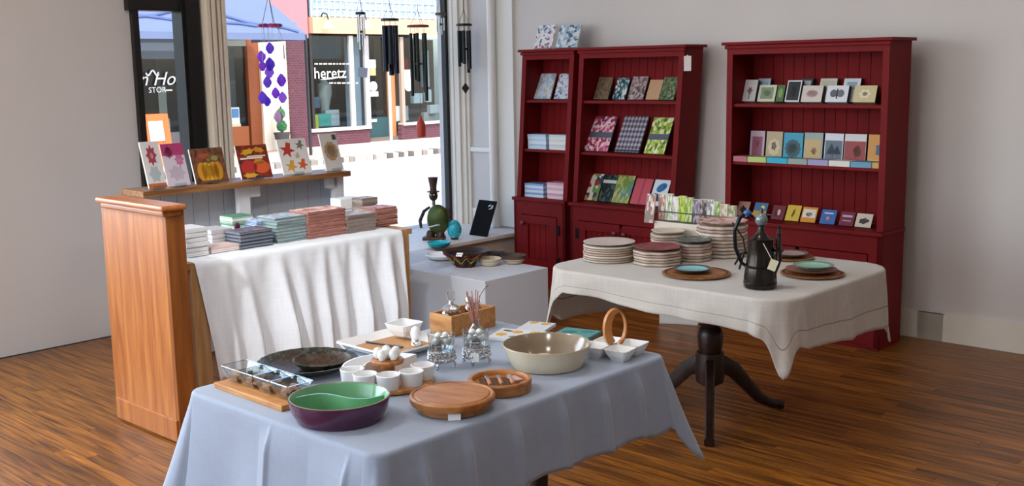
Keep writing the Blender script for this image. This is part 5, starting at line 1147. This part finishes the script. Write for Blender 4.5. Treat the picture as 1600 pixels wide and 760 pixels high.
# card rack with upright floral packs, on a cream riser
solo(MB().box(0, 0, .055, .46, .1, .11, bev=.003), 'display_riser', mat('#cdc0b0', .7), 'cream box riser under the rack at the back of linen cloth', 'riser', -2.98, 4.565, Y)
rk = thing('pack_rack', 'low dark wire rack full of upright floral packs', 'rack', -2.98, 4.565, Y + .1105)
mb = MB()
for zz in (.004, .05):
    mb.tube([(-.23, -.045, zz), (.23, -.045, zz), (.23, .045, zz), (-.23, .045, zz)], .003, 6, True)
mb.build('frame', mat('#4a443e', .4, .5), rk)
for x in (-.23, 0, .23): MB().tube([(x, -.045, .004), (x, -.045, .05)], .003, 6).build('upright', mat('#4a443e', .4, .5), rk)
box(0, 0, .002, .45, .085, .003).build('rack_floor', mat('#6b6258', .6), rk)
fl_ = [('cream and pink', ('#c9b9a6', '#b07a78', '#dcd2c4', '#8d6a5c')), ('pale leaf', ('#b9bfa6', '#dedad0', '#8a9a6c')), ('white sprig', ('#dcd9d2', '#b9b2a6', '#cfcac0')), ('lime green', ('#9aae3c', '#b9c95a', '#7a8f2c')), ('bright green', ('#7f9a3c', '#a3b45c', '#c9cfa0')), ('grey violet', ('#6f6672', '#8d8290', '#b3a9b0')), ('dark plum', ('#4d3f45', '#7a6a68', '#a89a96')), ('white and grey', ('#d6d4d0', '#8f8a86', '#b9b5b0')), ('leaf green', ('#6f8a4a', '#c3c9a8', '#8fa368')), ('beige', ('#b9a88f', '#d3c7b3', '#9a8a72')), ('pale olive', ('#a8ab84', '#cfcfb4', '#7f845c'))]
for k, (nm, cs) in enumerate(fl_):
    o = panel('floral_pack', f'{nm} patterned pack standing upright in the rack', 'pack', -3.185 + k * .041, 4.565 + rnd.uniform(-.005, .005), Y + .1145, .036, .135 - .03 * (k / 10) + rnd.uniform(-.008, .008), .03, blotch(cs, 5), rnd.uniform(-.02, .1), .25, 'floral packs in the rack')
o = panel('floral_pack', 'large pink and grey floral pack leaning at left end of the rack', 'pack', -3.23, 4.50, Y + .098, .05, .15, .012, blotch(('#c9a49a', '#8d6a62', '#dcd0c4', '#7a7468'), 5), .22, .1, 'floral packs in the rack')
# white carton on the floor under it
q = onz(1060, 508, 0); ct_ = thing('carton', 'white cardboard carton with hand hole on floor below the linen table', 'carton', q[0] - .05, q[1] + .1, 0, .45)
mb = MB(); mb.prism([(-.12, 0), (.12, 0), (.12, .2), (-.12, .2)], -.1, -.096, 'y'); mb.build('front_panel', mat('#d8d4cf', .7), ct_)
for nm, a_ in (('back_panel', (0, .1, .1, .24, .004, .2)), ('side_panel', (-.12, 0, .1, .004, .2, .2)), ('side_panel', (.12, 0, .1, .004, .2, .2)), ('bottom_panel', (0, 0, .003, .24, .2, .004))): box(*a_).build(nm, mat('#d8d4cf', .7), ct_)
MB().prism(ell(.02, .12, .022, .05, 14), -.1012, -.0995, 'y').build('hand_hole', mat('#8a6d52', .8), ct_)

# ------------------------------------------------------------------ wind chimes hanging in the window
CA = -6.1; RZ = 2.72
M_CORD = mat('#2a2622', .8)
def chime(lab, px_, ytop, rtop, mt, tubes, mtube, rtube, sail=None, striker=True, name='wind_chime', A=CA):
    q = onA(px_, ytop, A); r = thing(name, lab, 'wind chime', A, q[1], q[2])
    top = RZ - q[2]
    MB().lathe([(0, -.008), (rtop, -.008), (rtop, .006), (rtop * .9, .01), (0, .01)], 24).build('top_disc', mt, r, True)
    MB().tube([(0, 0, .12), (0, 0, top - .012)], .002, 5).build('cord', M_CORD, r)
    for k in range(3): t = 2 * PI * k / 3; MB().tube([(rtop * .7 * math.cos(t), rtop * .7 * math.sin(t), .008), (0, 0, .12)], .0015, 5).build('cord', M_CORD, r)
    low = 0
    for k, (y0, y1) in enumerate(tubes):
        t = 2 * PI * (k + .3) / len(tubes); x, y = rtop * .68 * math.cos(t), rtop * .68 * math.sin(t)
        z0 = onA(px_, y0, A)[2] - q[2]; z1 = onA(px_, y1, A)[2] - q[2]; low = min(low, z1)
        MB().cyl(x, y, z1, z0, rtube, seg=14).build('tube', mtube, r, True); MB().tube([(x, y, z0), (x, y, -.006)], .0012, 5).build('cord', M_CORD, r)
    if striker:
        MB().lathe([(0, low * .5 - .008), (rtop * .3, low * .5 - .008), (rtop * .3, low * .5 + .008), (0, low * .5 + .008)], 16).build('striker', mt, r, True)
    if sail:
        ys, kind, ms = sail; zs = onA(px_, ys, A)[2] - q[2]
        MB().tube([(0, 0, -.006), (0, 0, zs)], .0012, 5).build('cord', M_CORD, r)
        if kind == 'diamond': MB().prism([(0, .045), (.03, 0), (0, -.045), (-.03, 0)], -.003, .003, 'y').build('sail', ms, r, rot=(0, 0, .75), loc=(0, 0, zs))
        elif kind == 'square': MB().prism([(-.035, -.03), (.03, -.04), (.038, .028), (-.028, .038)], -.003, .003, 'y').build('sail', ms, r, rot=(0, 0, .75), loc=(0, 0, zs))
        else: MB().lathe([(.028, -.09), (.034, -.085), (.036, -.02), (.03, .02), (.012, .045), (.008, .07), (0, .075)], 18, 0, 0, zs).build('sail', ms, r, True)
    return r
M_NAVY = mat('#141a2c', .3, .4); M_DKG = mat('#15201d', .3, .4); M_CHB = mat('#17130f', .4, .2); M_ALU = mat('#b9c0c4', .25, .9)
chime('thin silver wind chime with pale square sail, left of the navy one', 563, 21, .036, M_CHB, [(26, 60), (26, 72), (26, 66), (26, 78)], M_ALU, .006, (113, 'square', mat('#9aa6bd', .5)))
chime('large navy tube wind chime in the middle of the window', 609, 31, .066, M_CHB, [(40, 115), (40, 103), (40, 118), (40, 108), (40, 112), (40, 100)], M_NAVY, .019)
chime('dark green tube wind chime with red wooden top and orange red bell below', 653, 41, .082, mat('#6e2f20', .5), [(52, 158), (52, 145), (52, 125), (52, 150), (52, 128)], M_DKG, .013, (196, 'bell', mat('#b5391e', .45)), A=-6.1)
chime('thin pale wind chime, small and high at the right of the window', 688, 22, .042, mat('#5b4a3e', .5), [(28, 48), (28, 54), (28, 50), (28, 46)], M_ALU, .005)
chime('black tube wind chime with black diamond sail beside window casing', 725, 39, .062, M_CHB, [(48, 108), (48, 114), (48, 98), (48, 104), (48, 100)], mat('#1c1d22', .35, .4), .0135, (138, 'diamond', M_CHB), A=-6.12)
# purple flower chime
q = onA(422, 40, CA); fc = thing('flower_chime', 'purple petal chime hanging from a magenta flower ring', 'wind chime', CA, q[1], q[2])
MB().tube([(0, 0, .2), (0, 0, RZ - q[2] - .012)], .0018, 5).build('cord', M_CORD, fc)
for k in range(3): t = 2 * PI * k / 3; MB().tube([(.05 * math.cos(t), .05 * math.sin(t), .01), (0, 0, .2)], .0018, 5).build('cord', M_CORD, fc)
for k in range(11):
    t = 2 * PI * k / 11; MB().ball(.062 * math.cos(t), .062 * math.sin(t), .0, .026, .02, .013, 10).build('ring_flower', mat(('#b0246c', '#7a2a7c', '#c23a80', '#3a3030')[k % 4], .3), fc, True)
M_PET = [petal(c) for c in ('#a57cf0', '#c27cf2', '#9468e6', '#cf98f4', '#b56cec')]
for k, (x, y) in enumerate(((420, 75), (406, 103), (421, 100), (423, 112), (439, 125), (407, 152), (427, 145), (421, 158), (438, 152), (431, 182), (414, 128), (411, 88))):
    p = onA(x, y, CA); dy, dz = p[1] - q[1], p[2] - q[2]; s = rnd.uniform(.75, 1.05)
    o = MB().lathe([(0, -.045 * s), (.012 * s, -.04 * s), (.03 * s, -.01 * s), (.026 * s, .012 * s), (.01 * s, .035 * s), (0, .042 * s)], 10, ex=.8, wave=scal(5, .2)).build('petal', M_PET[k % 5] if k != 9 else mat('#c9a0d0', .3), fc, True, (rnd.uniform(-.03, .03), dy, dz))
    MB().tube([(o.location.x, dy, dz + .03), (o.location.x * .5, max(-.06, min(.06, dy)), .0)], .001, 4).build('thread', mat('#b9b0c0', .5), fc)
for k, (y0, y1) in enumerate(((70, 92), (74, 96))): MB().tube([(.02, .085 + .02 * k, onA(433, y0, CA)[2] - q[2]), (.02, .085 + .02 * k, onA(433, y1, CA)[2] - q[2])], .004, 6).build('chime_rod', M_ALU, fc); MB().tube([(.02, .085 + .02 * k, onA(433, y0, CA)[2] - q[2]), (.01, .05, 0)], .001, 4).build('thread', mat('#b9b0c0', .5), fc)
